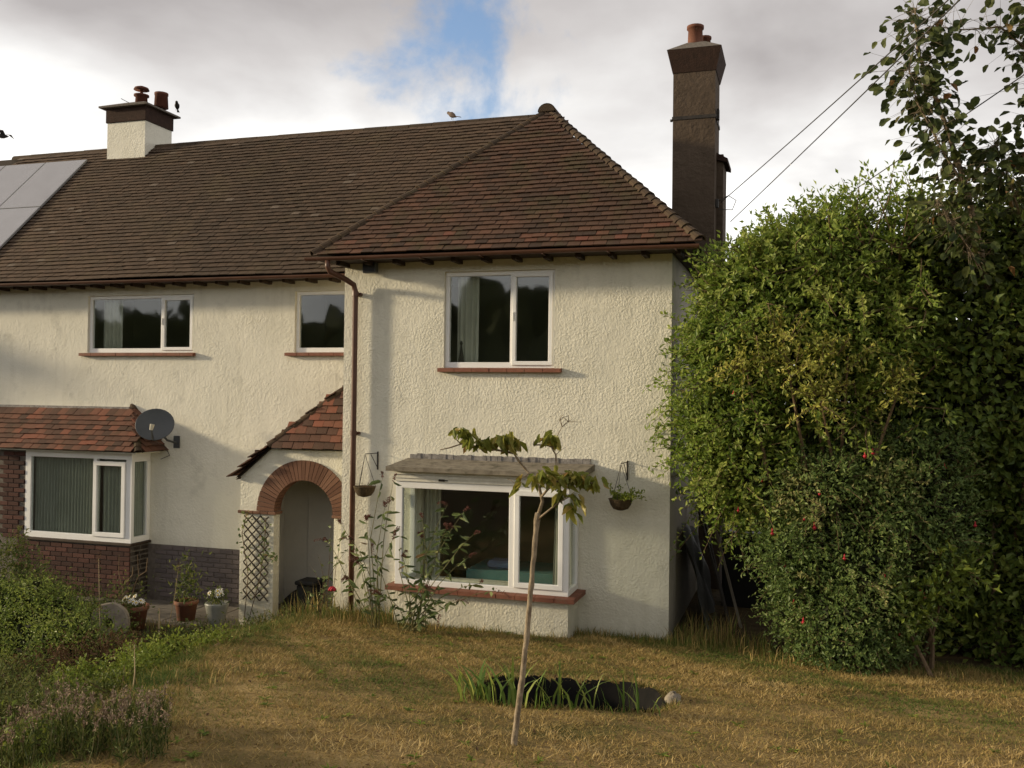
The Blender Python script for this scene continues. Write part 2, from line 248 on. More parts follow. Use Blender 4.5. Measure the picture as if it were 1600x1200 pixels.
# ------------------------------------------------------------------ mesh helpers
BASE = {}                                   # thing -> its base point
def root_of(o):
    while o.parent: o = o.parent
    return o
class MB:
    def __init__(s): s.v = []; s.f = []
    def add(s, vs, fs):
        b = len(s.v); s.v += [tuple(v) for v in vs]; s.f += [tuple(b + i for i in f) for f in fs]; return s
    def box(s, x0, x1, y0, y1, z0, z1):
        return s.add([(x0, y0, z0), (x1, y0, z0), (x1, y1, z0), (x0, y1, z0), (x0, y0, z1), (x1, y0, z1), (x1, y1, z1), (x0, y1, z1)],
                     [(0, 3, 2, 1), (4, 5, 6, 7), (0, 1, 5, 4), (1, 2, 6, 5), (2, 3, 7, 6), (3, 0, 4, 7)])
    def bbox(s, x0, x1, y0, y1, z0, z1, b=0.006):        # box with chamfered edges
        vs = []
        for zz, i in ((z0, b), (z0 + b, 0), (z1 - b, 0), (z1, b)):
            xa, xb_, ya, yb_ = x0 + i, x1 - i, y0 + i, y1 - i; k = b if not i else 0.0
            vs += [(xa + k, ya, zz), (xb_ - k, ya, zz), (xb_, ya + k, zz), (xb_, yb_ - k, zz), (xb_ - k, yb_, zz), (xa + k, yb_, zz), (xa, yb_ - k, zz), (xa, ya + k, zz)]
        fs = [tuple(range(7, -1, -1)), tuple(range(24, 32))]
        for r in range(3):
            for i in range(8): j = (i + 1) % 8; fs.append((r * 8 + i, r * 8 + j, r * 8 + 8 + j, r * 8 + 8 + i))
        return s.add(vs, fs)
    def prism(s, poly, y0, y1):                          # poly of (x, z), extruded in y
        n = len(poly)
        return s.add([(x, y0, z) for x, z in poly] + [(x, y1, z) for x, z in poly],
                     [tuple(range(n)), tuple(range(2 * n - 1, n - 1, -1))] + [(i, i + n, (i + 1) % n + n, (i + 1) % n) for i in range(n)])
    def quad(s, a, b, c, d): return s.add([a, b, c, d], [(0, 1, 2, 3)])
    def tube(s, pts, rad, n=6, cap=True):
        pts = [Vector(p) for p in pts]; rad = rad if isinstance(rad, (list, tuple)) else [rad] * len(pts); rings = []
        ref = Vector((0.31, 0.57, 0.76))
        for i, p in enumerate(pts):
            t = (pts[min(i + 1, len(pts) - 1)] - pts[max(i - 1, 0)]).normalized()
            if i == 0:
                a = t.cross(ref).normalized()
            else:
                a = (a - t * a.dot(t)).normalized()
            b = t.cross(a); rings.append([p + (a * math.cos(2 * math.pi * k / n) + b * math.sin(2 * math.pi * k / n)) * rad[i] for k in range(n)])
        fs = []
        for i in range(len(pts) - 1):
            for k in range(n): fs.append((i * n + k, i * n + (k + 1) % n, (i + 1) * n + (k + 1) % n, (i + 1) * n + k))
        if cap: fs += [tuple(range(n - 1, -1, -1)), tuple((len(pts) - 1) * n + k for k in range(n))]
        return s.add([v for r in rings for v in r], fs)
    def lathe(s, prof, c=(0, 0, 0), n=16, mat4=None):     # prof of (r, z)
        vs = []
        for r, z in prof:
            for k in range(n):
                a = 2 * math.pi * k / n; p = Vector((r * math.cos(a), r * math.sin(a), z))
                if mat4 is not None: p = mat4 @ p
                vs.append((p.x + c[0], p.y + c[1], p.z + c[2]))
        fs = []
        for i in range(len(prof) - 1):
            for k in range(n): fs.append((i * n + k, i * n + (k + 1) % n, (i + 1) * n + (k + 1) % n, (i + 1) * n + k))
        fs += [tuple(range(n - 1, -1, -1)), tuple((len(prof) - 1) * n + k for k in range(n))]
        return s.add(vs, fs)
    def ball(s, c, r, nu=10, nv=7, jit=0.0):
        r = r if isinstance(r, (tuple, list)) else (r, r, r); vs = []; fs = []
        for j in range(nv + 1):
            ph = math.pi * j / nv
            for i in range(nu):
                th = 2 * math.pi * i / nu; k = 1 + random.uniform(-jit, jit)
                vs.append((c[0] + r[0] * k * math.sin(ph) * math.cos(th), c[1] + r[1] * k * math.sin(ph) * math.sin(th), c[2] + r[2] * k * math.cos(ph)))
        for j in range(nv):
            for i in range(nu): fs.append((j * nu + i, (j + 1) * nu + i, (j + 1) * nu + (i + 1) % nu, j * nu + (i + 1) % nu))
        return s.add(vs, fs)
    def mesh(s, name, m, off=(0, 0, 0), smooth=False):
        me = bpy.data.meshes.new(name); me.from_pydata([(v[0] - off[0], v[1] - off[1], v[2] - off[2]) for v in s.v], [], s.f)
        me.materials.append(M[m]); me.validate(); me.update()
        if smooth: me.polygons.foreach_set('use_smooth', [True] * len(me.polygons))
        return me
    def part(s, name, m, parent, smooth=False, label=None, kind=None):
        o = bpy.data.objects.new(name, s.mesh(name, m, BASE[root_of(parent).name], smooth)); col.objects.link(o); o.parent = parent
        if label: o['label'] = label
        if kind: o['kind'] = kind
        return o
    def thing(s, name, m, base, label, cat, group=None, smooth=False):
        o = bpy.data.objects.new(name, s.mesh(name, m, base, smooth)); col.objects.link(o); o.location = base; BASE[o.name] = base; tag(o, label, cat, group); return o
    def struct(s, name, m, smooth=False):
        o = bpy.data.objects.new(name, s.mesh(name, m, (0, 0, 0), smooth)); col.objects.link(o); o['kind'] = 'structure'; BASE[o.name] = (0, 0, 0); return o
def tag(o, label, cat, group=None):
    o['label'] = label; o['category'] = cat
    if group: o['group'] = group
def empty(name, base, label, cat, group=None):
    o = bpy.data.objects.new(name, None); col.objects.link(o); o.location = base; o.empty_display_size = 0.1; BASE[o.name] = tuple(base); tag(o, label, cat, group); return o
def piece(name, me, parent, mw):                          # a shared-mesh piece at world matrix mw
    o = bpy.data.objects.new(name, me); col.objects.link(o); o.parent = parent; b = BASE[root_of(parent).name]
    o.matrix_basis = Matrix.Translation((-b[0], -b[1], -b[2])) @ mw; return o
def arrmesh(name, V, Fq, m, tint=None, attr='tint', smooth=False):
    """numpy verts (n,3) and faces (k,3 or 4)"""
    me = bpy.data.meshes.new(name); n = len(V); k, w = Fq.shape
    me.vertices.add(n); me.vertices.foreach_set('co', np.ascontiguousarray(V, dtype=np.float32).ravel())
    me.loops.add(k * w); me.loops.foreach_set('vertex_index', np.ascontiguousarray(Fq, dtype=np.int32).ravel())
    me.polygons.add(k); me.polygons.foreach_set('loop_start', np.arange(0, k * w, w, dtype=np.int32))
    if tint is not None:
        a = me.attributes.new(attr, 'FLOAT', 'POINT'); a.data.foreach_set('value', np.ascontiguousarray(np.clip(tint, 0, 1), dtype=np.float32))
    me.materials.append(M[m]); me.update(calc_edges=True)
    me.polygons.foreach_set('use_smooth', np.full(k, smooth, dtype=bool))
    return me
def nrm(a): return a / np.maximum(np.linalg.norm(a, axis=-1, keepdims=True), 1e-9)
def leafmesh(name, pos, ax, up, ln, wd, tint, m, off, fold=0.18, droop=0.12):
    pos = np.asarray(pos, float); n = len(pos); ax = nrm(np.asarray(ax, float)); side = nrm(np.cross(ax, up)); up = np.cross(side, ax)
    ln = np.broadcast_to(ln, n)[:, None]; wd = np.broadcast_to(wd, n)[:, None]
    b = pos - np.asarray(off); mid = b + ax * ln * 0.45 + up * wd * fold; tip = b + ax * ln - up * ln * droop
    V = np.stack([b, mid + side * wd * 0.5, tip, mid - side * wd * 0.5], 1).reshape(-1, 3)
    i = np.arange(n)[:, None] * 4; Fq = np.concatenate([i + [0, 1, 2], i + [0, 2, 3]], 0)
    return arrmesh(name, V, Fq, m, np.repeat(tint, 4))
def leafpart(name, parent, pos, ax, up, ln, wd, tint, m, **kw):
    me = leafmesh(name, pos, ax, up, ln, wd, tint, m, BASE[root_of(parent).name], **kw)
    o = bpy.data.objects.new(name, me); col.objects.link(o); o.parent = parent; return o
def rdir(n): return nrm(rng.normal(size=(n, 3)))

# ------------------------------------------------------------------ terrain
YB = [-30, -11, -7.5, -5.6, -4.2, -2.26, -.6, 0, 3]; XB = [6, 3.5, 2.2, 1.35, .7, .1, .05, 0, 0]
def ss(t): t = np.clip(t, 0, 1); return t * t * (3 - 2 * t)
def vn(x, y, f, s):                                       # cheap smooth noise
    return (np.sin(x * f * 1.7 + s) * np.cos(y * f * 1.3 - s * 2) + np.sin(x * f * 0.7 - y * f * 1.9 + s * 3) + np.sin((x + y) * f * 2.9 + s)) / 3
PC = (4.07, -3.64); PA = R(20)                            # the pit in the lawn
def pit(x, y):
    u = (x - PC[0]) * math.cos(PA) + (y - PC[1]) * math.sin(PA); v = -(x - PC[0]) * math.sin(PA) + (y - PC[1]) * math.cos(PA)
    u = u + 0.05 * np.sin(v * 3 + 1); v = v + 0.03 * np.sin(u * 4)
    return (np.abs(u / 0.80) ** 3.0 + np.abs(v / 0.56) ** 3.0)
def G0(x, y):
    x = np.asarray(x, float); y = np.asarray(y, float)
    base = .12 * np.clip(-y, 0, 11.5); X = np.interp(y, YB, XB); low = -.5 + .10 * np.clip(-.5 - y, 0, 11); t = ss((X - x) / 1.5)
    return base * (1 - t) + low * t + 0.018 * vn(x, y, 1.4, 1.0) * np.clip((-y - .2) * 1.5, 0, 1)
def G(x, y):
    p = pit(np.asarray(x, float), np.asarray(y, float)); return G0(x, y) - 0.42 * (1 - ss((p - 0.45) / 0.60))
def soil(x, y): return ss((np.interp(y, YB, XB) - 0.25 - x + 0.15 * vn(x, y, 3.0, 2.0)) / 0.5)
def make_ground():
    xs = np.concatenate([np.linspace(-120, -14, 14), np.linspace(-13, -2.1, 60), np.linspace(-2, 9.5, 231), np.linspace(10, 20, 20), np.linspace(24, 120, 12)])
    ys = np.concatenate([np.linspace(-130, -16, 12), np.linspace(-15, -8, 30), np.linspace(-7.9, 1.6, 191), np.linspace(1.8, 8, 12), np.linspace(12, 200, 14)])
    X, Y = np.meshgrid(xs, ys); Z = G(X, Y); V = np.stack([X, Y, Z], -1).reshape(-1, 3); nx = len(xs)
    i, j = np.meshgrid(np.arange(len(ys) - 1), np.arange(nx - 1), indexing='ij'); a = (i * nx + j).ravel(); Fq = np.stack([a, a + 1, a + 1 + nx, a + nx], 1)
    s = soil(X, Y).ravel(); s = np.maximum(s, (1 - ss((pit(X, Y).ravel() - 0.9) / 0.3)))
    s = np.maximum(s, ss((Y.ravel() + 0.25) / 0.3) * 0.9)
    me = arrmesh('lawn', V, Fq, 'ground', s, 'soil', True); o = bpy.data.objects.new('lawn', me); col.objects.link(o); o['kind'] = 'structure'; return o
make_ground()
def make_hill():
    xs = np.linspace(-140, 120, 260); ys = np.linspace(-120, -26, 30); X, Y = np.meshgrid(xs, ys)
    t = ss((-26 - Y) / 40); Z = 1.0 + t * (8.2 + 2.5 * np.sin(X * .05 + 1) + 3.0 * vn(X, Y, .22, 3)) + t * rng.normal(0, 1.9, X.shape)
    nx = len(xs); i, j = np.meshgrid(np.arange(len(ys) - 1), np.arange(nx - 1), indexing='ij'); a = (i * nx + j).ravel()
    me = arrmesh('hill', np.stack([X, Y, Z], -1).reshape(-1, 3), np.stack([a, a + 1, a + 1 + nx, a + nx], 1), 'hill_green'); o = bpy.data.objects.new('hill', me); col.objects.link(o); o['kind'] = 'structure'
make_hill()
# paved path by the front wall
pth = MB().box(-13.5, -0.06, 0.35, 1.50, -0.6, -0.470).struct('path', 'mortar')
for i in range(14):
    for j in range(2):
        x = -8.5 + i * 0.6; MB().bbox(x + .006, x + .594, 0.36 + j * .57, 0.36 + j * .57 + .558, -0.50, -0.452 + random.uniform(-.004, .004), 0.008).part('slab', 'concrete', pth)

# ------------------------------------------------------------------ house
W = 4.4; D = 1.55; ZB = -0.62; EZ = 4.73
house = empty('house', (0, 0, 0), 'cream roughcast house with brown tiled hipped roof, arched porch and bay windows', 'house')
def wall(name, x0, x1, z0, z1, y, holes, m, depth=0.13, parent=house):
    """front sheet facing -Y with rectangular openings and reveals"""
    mb = MB(); xs = sorted({x0, x1} | {h[i] for h in holes for i in (0, 1)}); zs = sorted({z0, z1} | {h[i] for h in holes for i in (2, 3)})
    for a, b in zip(xs, xs[1:]):
        for c, d in zip(zs, zs[1:]):
            if any(h[0] <= a and b <= h[1] and h[2] <= c and d <= h[3] for h in holes): continue
            mb.quad((a, y, c), (b, y, c), (b, y, d), (a, y, d))
    for a, b, c, d in holes:
        mb.quad((a, y, c), (a, y, d), (a, y + depth, d), (a, y + depth, c)); mb.quad((b, y, d), (b, y, c), (b, y + depth, c), (b, y + depth, d))
        mb.quad((a, y, d), (b, y, d), (b, y + depth, d), (a, y + depth, d)); mb.quad((b, y, c), (a, y, c), (a, y + depth, c), (b, y + depth, c))
    return mb.part(name, m, parent)
WW = (1.447, 2.934, 3.298, 4.549)             # wing upper window
LW = (-5.615, -3.52, 3.575, 4.53)             # upper window over the left bay
SW = (-1.667, -0.55, 3.575, 4.53)             # small upper window by the wing
BX0, BX1, BYF = 1.03, 3.28, -0.53             # wing bay
wall('wing_wall', 0, W, ZB, 4.80, 0, [WW, (BX0 + .12, BX1 - .12, 0.56, 1.97)], 'render_rough')
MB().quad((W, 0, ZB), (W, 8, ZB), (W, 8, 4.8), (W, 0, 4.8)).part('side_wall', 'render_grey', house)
MB().quad((0, 0, ZB), (0, 0, 4.8), (0, D, 4.8), (0, D, ZB)).part('return_wall', 'render_rough', house)
wall('main_wall', -13.6, 0, 0.44, 4.80, D, [LW, SW, (-6.3, -4.32, 0.5, 1.95), ], 'render_smooth')
MB().quad((-18, 8, ZB), (W, 8, ZB), (W, 8, 4.8), (-18, 8, 4.8)).quad((-18, 0, ZB), (-18, 0, 4.8), (-18, 8, 4.8), (-18, 8, ZB)).part('rear_wall', 'render_grey', house)
MB().quad((-18, 0, ZB), (-13.6, 0, ZB), (-13.6, 0, 4.8), (-18, 0, 4.8)).quad((-13.6, 0, ZB), (-13.6, D, ZB), (-13.6, D, 4.8), (-13.6, 0, 4.8)).part('neighbour_wing_wall', 'render_smooth', house)
# plinth of grey painted brick between bay and porch, with the courses showing
pl = MB().box(-13.6, -1.9, D - 0.02, D + 0.1, ZB, 0.44).part('plinth', 'mortar', house)
bme = MB().bbox(-.107, .107, -.012, .05, -.032, .032, .004).mesh('brick', 'grey_brick_piece')
for r in range(1, 12):
    z = -0.44 + r * 0.076
    for k in range(11):
        x = -4.05 + (0.112 if r % 2 else 0) + k * 0.224
        if x < -1.95: piece('brick', bme, pl, Matrix.Translation((x, D - 0.022 + random.uniform(-.002, .002), z)))
# rooms behind the windows
MB().quad((0.15, 3.4, 2.75), (4.25, 3.4, 2.75), (4.25, 3.4, 4.9), (0.15, 3.4, 4.9)).quad((0.15, .14, 2.75), (4.25, .14, 2.75), (4.25, 3.4, 2.75), (0.15, 3.4, 2.75)).quad((0.15, .14, 4.79), (4.25, .14, 4.79), (4.25, 3.4, 4.79), (0.15, 3.4, 4.79)).quad((0.15, .14, 2.7), (0.15, 3.4, 2.7), (0.15, 3.4, 4.9), (0.15, .14, 4.9)).quad((4.25, .14, 2.7), (4.25, 3.4, 2.7), (4.25, 3.4, 4.9), (4.25, .14, 4.9)) \
    .quad((0.15, 3.4, -.2), (4.25, 3.4, -.2), (4.25, 3.4, 2.3), (0.15, 3.4, 2.3)).quad((0.15, .14, -.2), (4.25, .14, -.2), (4.25, 3.4, -.2), (0.15, 3.4, -.2)).quad((0.15, .14, 2.3), (4.25, .14, 2.3), (4.25, 3.4, 2.3), (0.15, 3.4, 2.3)).quad((0.15, .14, -.2), (0.15, 3.4, -.2), (0.15, 3.4, 2.3), (0.15, .14, 2.3)).quad((4.25, .14, -.2), (4.25, 3.4, -.2), (4.25, 3.4, 2.3), (4.25, .14, 2.3)).part('wing_room', 'interior_dark', house)
mb = MB()
for x0, x1 in ((-7.2, -2.9), (-2.8, -0.1)):
    mb.quad((x0, 4.6, 2.8), (x1, 4.6, 2.8), (x1, 4.6, 4.9), (x0, 4.6, 4.9)).quad((x0, 1.69, 2.8), (x1, 1.69, 2.8), (x1, 4.6, 2.8), (x0, 4.6, 2.8)).quad((x0, 1.69, 4.79), (x1, 1.69, 4.79), (x1, 4.6, 4.79), (x0, 4.6, 4.79)).quad((x0, 1.69, 2.8), (x0, 4.6, 2.8), (x0, 4.6, 4.9), (x0, 1.69, 4.9)).quad((x1, 1.69, 2.8), (x1, 4.6, 2.8), (x1, 4.6, 4.9), (x1, 1.69, 4.9))
mb.part('upper_room', 'interior_dark', house)
mb = MB(); x0, x1 = -7.2, -2.9
mb.quad((x0, 4.6, -.3), (x1, 4.6, -.3), (x1, 4.6, 2.5), (x0, 4.6, 2.5)).quad((x0, 1.69, -.3), (x1, 1.69, -.3), (x1, 4.6, -.3), (x0, 4.6, -.3)).quad((x0, 1.69, 2.5), (x1, 1.69, 2.5), (x1, 4.6, 2.5), (x0, 4.6, 2.5)).quad((x0, 1.69, -.3), (x0, 4.6, -.3), (x0, 4.6, 2.5), (x0, 1.69, 2.5)).quad((x1, 1.69, -.3), (x1, 4.6, -.3), (x1, 4.6, 2.5), (x1, 1.69, 2.5))
mb.part('lower_room', 'interior_dark', house)

def frame_mb(x0, x1, z0, z1, y0, y1, w, mb=None, wb=None):
    mb = mb or MB(); wb = wb or w
    mb.bbox(x0, x1, y0, y1, z0, z0 + wb, .005).bbox(x0, x1, y0, y1, z1 - w, z1, .005).bbox(x0, x0 + w, y0 + .0015, y1 - .0015, z0 + wb - .004, z1 - w + .004, .005).bbox(x1 - w, x1, y0 + .0015, y1 - .0015, z0 + wb - .004, z1 - w + .004, .005); return mb
def tiles_sill(parent, x0, x1, y0, y1, z, n, h=0.045):
    for i in range(n):
        a = x0 + (x1 - x0) * i / n; b = x0 + (x1 - x0) * (i + 1) / n; t = random.uniform(-.002, .002)
        MB().add([(a + .003, y0 + t, z), (b - .003, y0 + t, z), (b - .003, y1, z + .012), (a + .003, y1, z + .012), (a + .003, y0 + t, z - h), (b - .003, y0 + t, z - h), (b - .003, y1, z - h), (a + .003, y1, z - h)],
                 [(0, 1, 2, 3), (7, 6, 5, 4), (4, 5, 1, 0), (5, 6, 2, 1), (6, 7, 3, 2), (7, 4, 0, 3)]).part('sill_tile', 'sill_red', parent)
def window(x0, x1, z0, z1, y, mull, case, sill, nsill, label=None):
    yf = y + 0.045; mb = frame_mb(x0, x1, z0, z1, yf, yf + .07, .055, wb=.075)
    if mull: mb.bbox(mull - .026, mull + .026, yf + .003, yf + .067, z0 + .06, z1 - .04, .005)
    w = mb.part('window', 'upvc', house, label=label)
    if case:
        frame_mb(case[0], case[1], case[2], case[3], yf - .022, yf + .04, .052).part('sash', 'upvc', w)
        MB().box(case[0] + .045, case[1] - .045, yf + .012, yf + .016, case[2] + .045, case[3] - .045).part('pane', 'glass', w)
        MB().box(x0 + .045, mull - .02, yf + .03, yf + .034, z0 + .06, z1 - .045).part('pane', 'glass', w)
        MB().bbox(case[0] + .012, case[0] + .028, yf - .05, yf - .02, (case[2] + case[3]) / 2 - .02, (case[2] + case[3]) / 2 + .09, .003).part('handle', 'upvc', w)
    else:
        MB().box(x0 + .045, x1 - .045, yf + .03, yf + .034, z0 + .06, z1 - .045).part('pane', 'glass', w)
    tiles_sill(w, sill[0], sill[1], y - .075, y + .045, sill[2], nsill)
    return w
window(*WW, 0, 2.36, (2.366, 2.90, 3.335, 4.515), (1.385, 3.04, 3.29), 7)
window(*LW, D, -4.16, (-4.15, -3.56, 3.615, 4.49), (-5.73, -3.47, 3.566), 9)
window(*SW, D, None, None, (-1.80, -0.3, 3.566), 7)

# wing bay window
b = frame_mb(BX0, BX1, 0.56, 1.86, BYF, BYF + .07, .09, wb=.07)
b.bbox(2.53, 2.60, BYF + .002, BYF + .068, .62, 1.80, .005)
for s, x in ((-1, BX0), (1, BX1)):
    xa, xb_ = (x, x + .07) if s < 0 else (x - .07, x)
    b.bbox(xa + .002, xb_ - .002, BYF + .07, -.001, .56, .63, .004).bbox(xa + .002, xb_ - .002, BYF + .07, -.001, 1.77, 1.86, .004).bbox(xa + .002, xb_ - .002, -.07, -.0005, .62, 1.78, .004)
bay = b.part('bay_window', 'upvc', house)
frame_mb(2.605, 3.215, .63, 1.80, BYF - .024, BYF + .03, .062).part('sash', 'upvc', bay)
MB().box(1.11, 2.54, BYF + .03, BYF + .034, .62, 1.78).part('pane', 'glass', bay)
MB().box(2.66, 3.16, BYF + .01, BYF + .014, .68, 1.75).part('pane', 'glass', bay)
MB().box(BX0 + .03, BX0 + .034, BYF + .06, -.06, .62, 1.78).part('pane', 'glass', bay)
MB().box(BX1 - .034, BX1 - .03, BYF + .06, -.06, .62, 1.78).part('pane', 'glass', bay)
fa = MB().box(BX0 - .02, BX1 + .02, BYF - .02, -.001, 1.86, 1.992).box(BX0 - .05, BX1 + .05, BYF - .05, -.002, 1.945, 1.985).box(BX0 - .03, BX1 + .03, BYF - .035, -.0015, 1.90, 1.935).part('fascia', 'old_white_paint', bay)
MB().bbox(1.62, 1.70, BYF - .034, BYF - .018, 1.872, 1.898, .003).bbox(1.70, 1.74, BYF - .03, BYF - .018, 1.878, 1.89, .003).part('vent', 'iron', bay)
X0, X1, YF = .965, 3.47, -.70
MB().add([(X0, YF, 1.992), (X1, YF, 1.992), (X1, -.001, 2.03), (X0, -.001, 2.03), (X0, YF, 2.046), (X1, YF, 2.046), (X1, -.001, 2.11), (X0, -.001, 2.11)], [(0, 3, 2, 1), (4, 5, 6, 7), (0, 1, 5, 4), (1, 2, 6, 5), (2, 3, 7, 6), (3, 0, 4, 7)]).part('canopy', 'felt', bay)
mb = MB(); n = 48                                          # crinkled flashing along the wall
for i in range(n):
    a = 1.0 + (3.42 - 1.0) * i / n; bb = a + (3.42 - 1.0) / n; h = 2.168 + random.uniform(-.008, .008); t = random.uniform(0, .012)
    mb.box(a + .0005, bb - .0005, -.018 - t, -.001, 2.095, h)
mb.part('flashing', 'lead', bay)
tiles_sill(bay, BX0 - .09, BX1 + .095, BYF - .095, BYF + .01, .548, 10, .05)
for s in (0, 1):
    xa, xb_ = (BX0 - .09, BX0 + .01) if s == 0 else (BX1 - .01, BX1 + .095)
    MB().box(xa, xb_, BYF + .014, -.002, .50, .553).part('sill_tile', 'sill_red', bay)
bw = MB().quad((BX0, BYF, ZB), (BX1, BYF, ZB), (BX1, BYF, .505), (BX0, BYF, .505)).quad((BX1, BYF, ZB), (BX1, 0, ZB), (BX1, 0, .505), (BX1, BYF, .505)).quad((BX0, 0, ZB), (BX0, BYF, ZB), (BX0, BYF, .505), (BX0, 0, .505)).quad((BX0, BYF, .505), (BX1, BYF, .505), (BX1, .14, .505), (BX0, .14, .505)).part('bay_wall', 'render_rough', house)
MB().quad((BX0, BYF, 1.99), (BX1, BYF, 1.99), (BX1, .14, 1.99), (BX0, .14, 1.99)).part('bay_ceiling', 'interior', house)

# left bay with tiled roof
LX0, LX1, LY, LZ0, LZ1 = -6.43, -4.30, 1.10, .50, 1.95
b = frame_mb(LX0, LX1, LZ0, LZ1, LY, LY + .07, .115, wb=.10)
b.bbox(-5.055, -4.985, LY + .002, LY + .068, .58, 1.85, .005)
b.bbox(LX1 - .068, LX1 - .002, LY + .07, D - .001, LZ0, LZ0 + .095, .004).bbox(LX1 - .068, LX1 - .002, LY + .07, D - .001, LZ1 - .15, LZ1, .004).bbox(LX1 - .068, LX1 - .002, D - .08, D - .0005, .58, 1.82, .004)
lb = b.part('bay_window', 'upvc', house)
frame_mb(-5.04, -4.42, .585, 1.80, LY - .024, LY + .03, .07).part('sash', 'upvc', lb)
MB().box(-6.34, -5.04, LY + .03, LY + .034, .58, 1.86).part('pane', 'glass', lb)
MB().box(-4.98, -4.48, LY + .01, LY + .014, .64, 1.75).part('pane', 'glass', lb)
MB().box(LX1 - .034, LX1 - .03, LY + .06, D - .06, .58, 1.82).part('pane', 'glass', lb)
MB().bbox(LX0 - .03, LX1 + .04, LY - .05, LY + .08, .463, .503, .006).bbox(LX1 - .05, LX1 + .039, LY + .082, D - .002, .463, .502, .006).part('sill', 'dark_wood', lb)
bbw = MB().box(LX0 - 3.0, LX1 - .012, LY + .012, D - .021, ZB, .463).box(LX0 - 3.0, LX0 - .01, LY + .012, D - .003, .463, 1.96).part('bay_brick_wall', 'mortar', house)
bme = MB().bbox(-.107, .107, -.012, .04, -.032, .032, .004).mesh('brick', 'brick_piece')
bme2 = MB().bbox(-.05, .05, -.012, .04, -.032, .032, .004).mesh('brick', 'brick_piece')
for r in range(2, 13):                                     # brick front of the bay below the window
    z = -0.51 + r * 0.076
    for k in range(10):
        x = -4.42 - (0.112 if r % 2 else 0) - k * 0.224
        if x > -7.0 and z < .45: piece('brick', bme, bbw, Matrix.Translation((x, LY + random.uniform(-.002, .002), z)))
    if r % 2 and z < .45: piece('brick', bme2, bbw, Matrix.Translation((-4.365, LY, z)))
    for k in range(2):                                     # its return to the main wall
        if z < .45: piece('brick', bme, bbw, Matrix.Translation((LX1 - .024, LY + .115 + .224 * k + (.0 if r % 2 else .02), z)) @ Matrix.Rotation(R(90), 4, 'Z'))
for r in range(19):                                        # brick pier left of the window
    z = .50 + r * 0.076
    for k in range(3):
        if k > 1: continue
        x = LX0 - .12 - (0.112 if r % 2 else 0) - k * 0.224
        piece('brick', bme, bbw, Matrix.Translation((x, LY + random.uniform(-.002, .002), z)))

# ------------------------------------------------------------------ tiles
def tile_mesh(name, m, w, gl):
    b = MB(); w2 = w / 2 - .0025; T = .016
    b.add([(-w2, 0, T * 3.2), (w2, 0, T * 3.2), (w2, gl, T), (-w2, gl, T), (-w2, .0, T * 2.25), (w2, 0, T * 2.25), (w2, gl, 0), (-w2, gl, 0), (0, -.002, T * 3.3), (0, gl, T * 1.1)],
          [(0, 8, 9, 3), (8, 1, 2, 9), (4, 5, 1, 8, 0), (5, 6, 2, 1), (7, 4, 0, 3)])
    return b.mesh(name, m)
def tile_field(parent, org, u, s, n, slen, bounds, gauge, width, pick, m_stuff, m_piece, tintf, hump=0.0):
    u, s, n, org = (np.array(a, float) for a in (u, s, n, org)); gl = gauge * 1.7; me = tile_mesh('tile', m_piece, width, gl)
    bv = np.array([v.co for v in me.vertices]); polys = [list(p.vertices) for p in me.polygons]; tri = []
    for p in polys:
        for i in range(1, len(p) - 1): tri.append((p[0], p[i], p[i + 1]))
    tri = np.array(tri); VV = []; FF = []; TT = []; cnt = 0; base = BASE[root_of(parent).name]
    rows = int(slen / gauge)
    for r in range(rows):
        sv = r * gauge; u0, u1 = bounds(sv + gauge * .5); off = (width / 2 if r % 2 else 0.0); k0 = math.floor((u0 - off) / width) - 1; k1 = math.ceil((u1 - off) / width) + 1
        wav = 0.006 * math.sin(r * 1.7)
        for k in range(k0, k1):
            uc = off + (k + .5) * width
            if uc - width * .5 < u0 - .03 or uc + width * .5 > u1 + .03:
                if uc < u0 - .02 or uc > u1 + .02: continue
            lift = .002 + random.random() * .006 + 0.008 * (1 + math.sin(uc * 1.3 + r * .15)) * hump; rot = random.gauss(0, .012); ds = random.gauss(0, .004) + wav * math.sin(uc * .8)
            c, sn = math.cos(rot), math.sin(rot)
            uu = u * c + s * sn; s2 = s * c - u * sn; o = org + u * uc + s * (sv + ds - gauge * .35) + n * lift
            t = tintf(uc, sv)
            if pick(r, uc):
                mw = Matrix(((uu[0], s2[0], n[0], o[0]), (uu[1], s2[1], n[1], o[1]), (uu[2], s2[2], n[2], o[2]), (0, 0, 0, 1))); piece('tile', me, parent, mw)
            else:
                VV.append(o + bv[:, :1] * uu + bv[:, 1:2] * s2 + bv[:, 2:3] * n - base); FF.append(tri + cnt); TT.append(np.full(len(bv), t)); cnt += len(bv)
    if VV:
        o = bpy.data.objects.new('tiles', arrmesh('tiles', np.concatenate(VV), np.concatenate(FF), m_stuff, np.concatenate(TT))); col.objects.link(o); o.parent = parent; o['kind'] = 'stuff'
EL, ER, EY = -0.22, 4.74, -0.40
PW = 0.975; HC = (EL + ER) / 2; RUN = HC - EL; AP = (HC, EY + RUN, EZ + RUN * PW)        # wing apex
MEY, RY, RZ = 1.16, 4.20, 7.77; RXE = ER - (RZ - EZ) / PW
sl = 1 / math.hypot(1, PW)
mb = MB()
mb.add([(EL, EY, EZ), (ER, EY, EZ), AP], [(0, 1, 2)]).add([(EL, EY, EZ), AP, (HC, RY, AP[2]), (EL, RY, EZ)], [(0, 1, 2, 3)]).add([(ER, EY, EZ), (ER, 8.3, EZ), (RXE, RY, RZ), (HC, RY - .7, AP[2]), AP], [(0, 1, 2, 3, 4)])
wing_roof = mb.part('wing_roof', 'roof_base', house)
mb = MB(); TM = (RZ - EZ) / (RY - MEY); slm = 1 / math.hypot(1, TM)
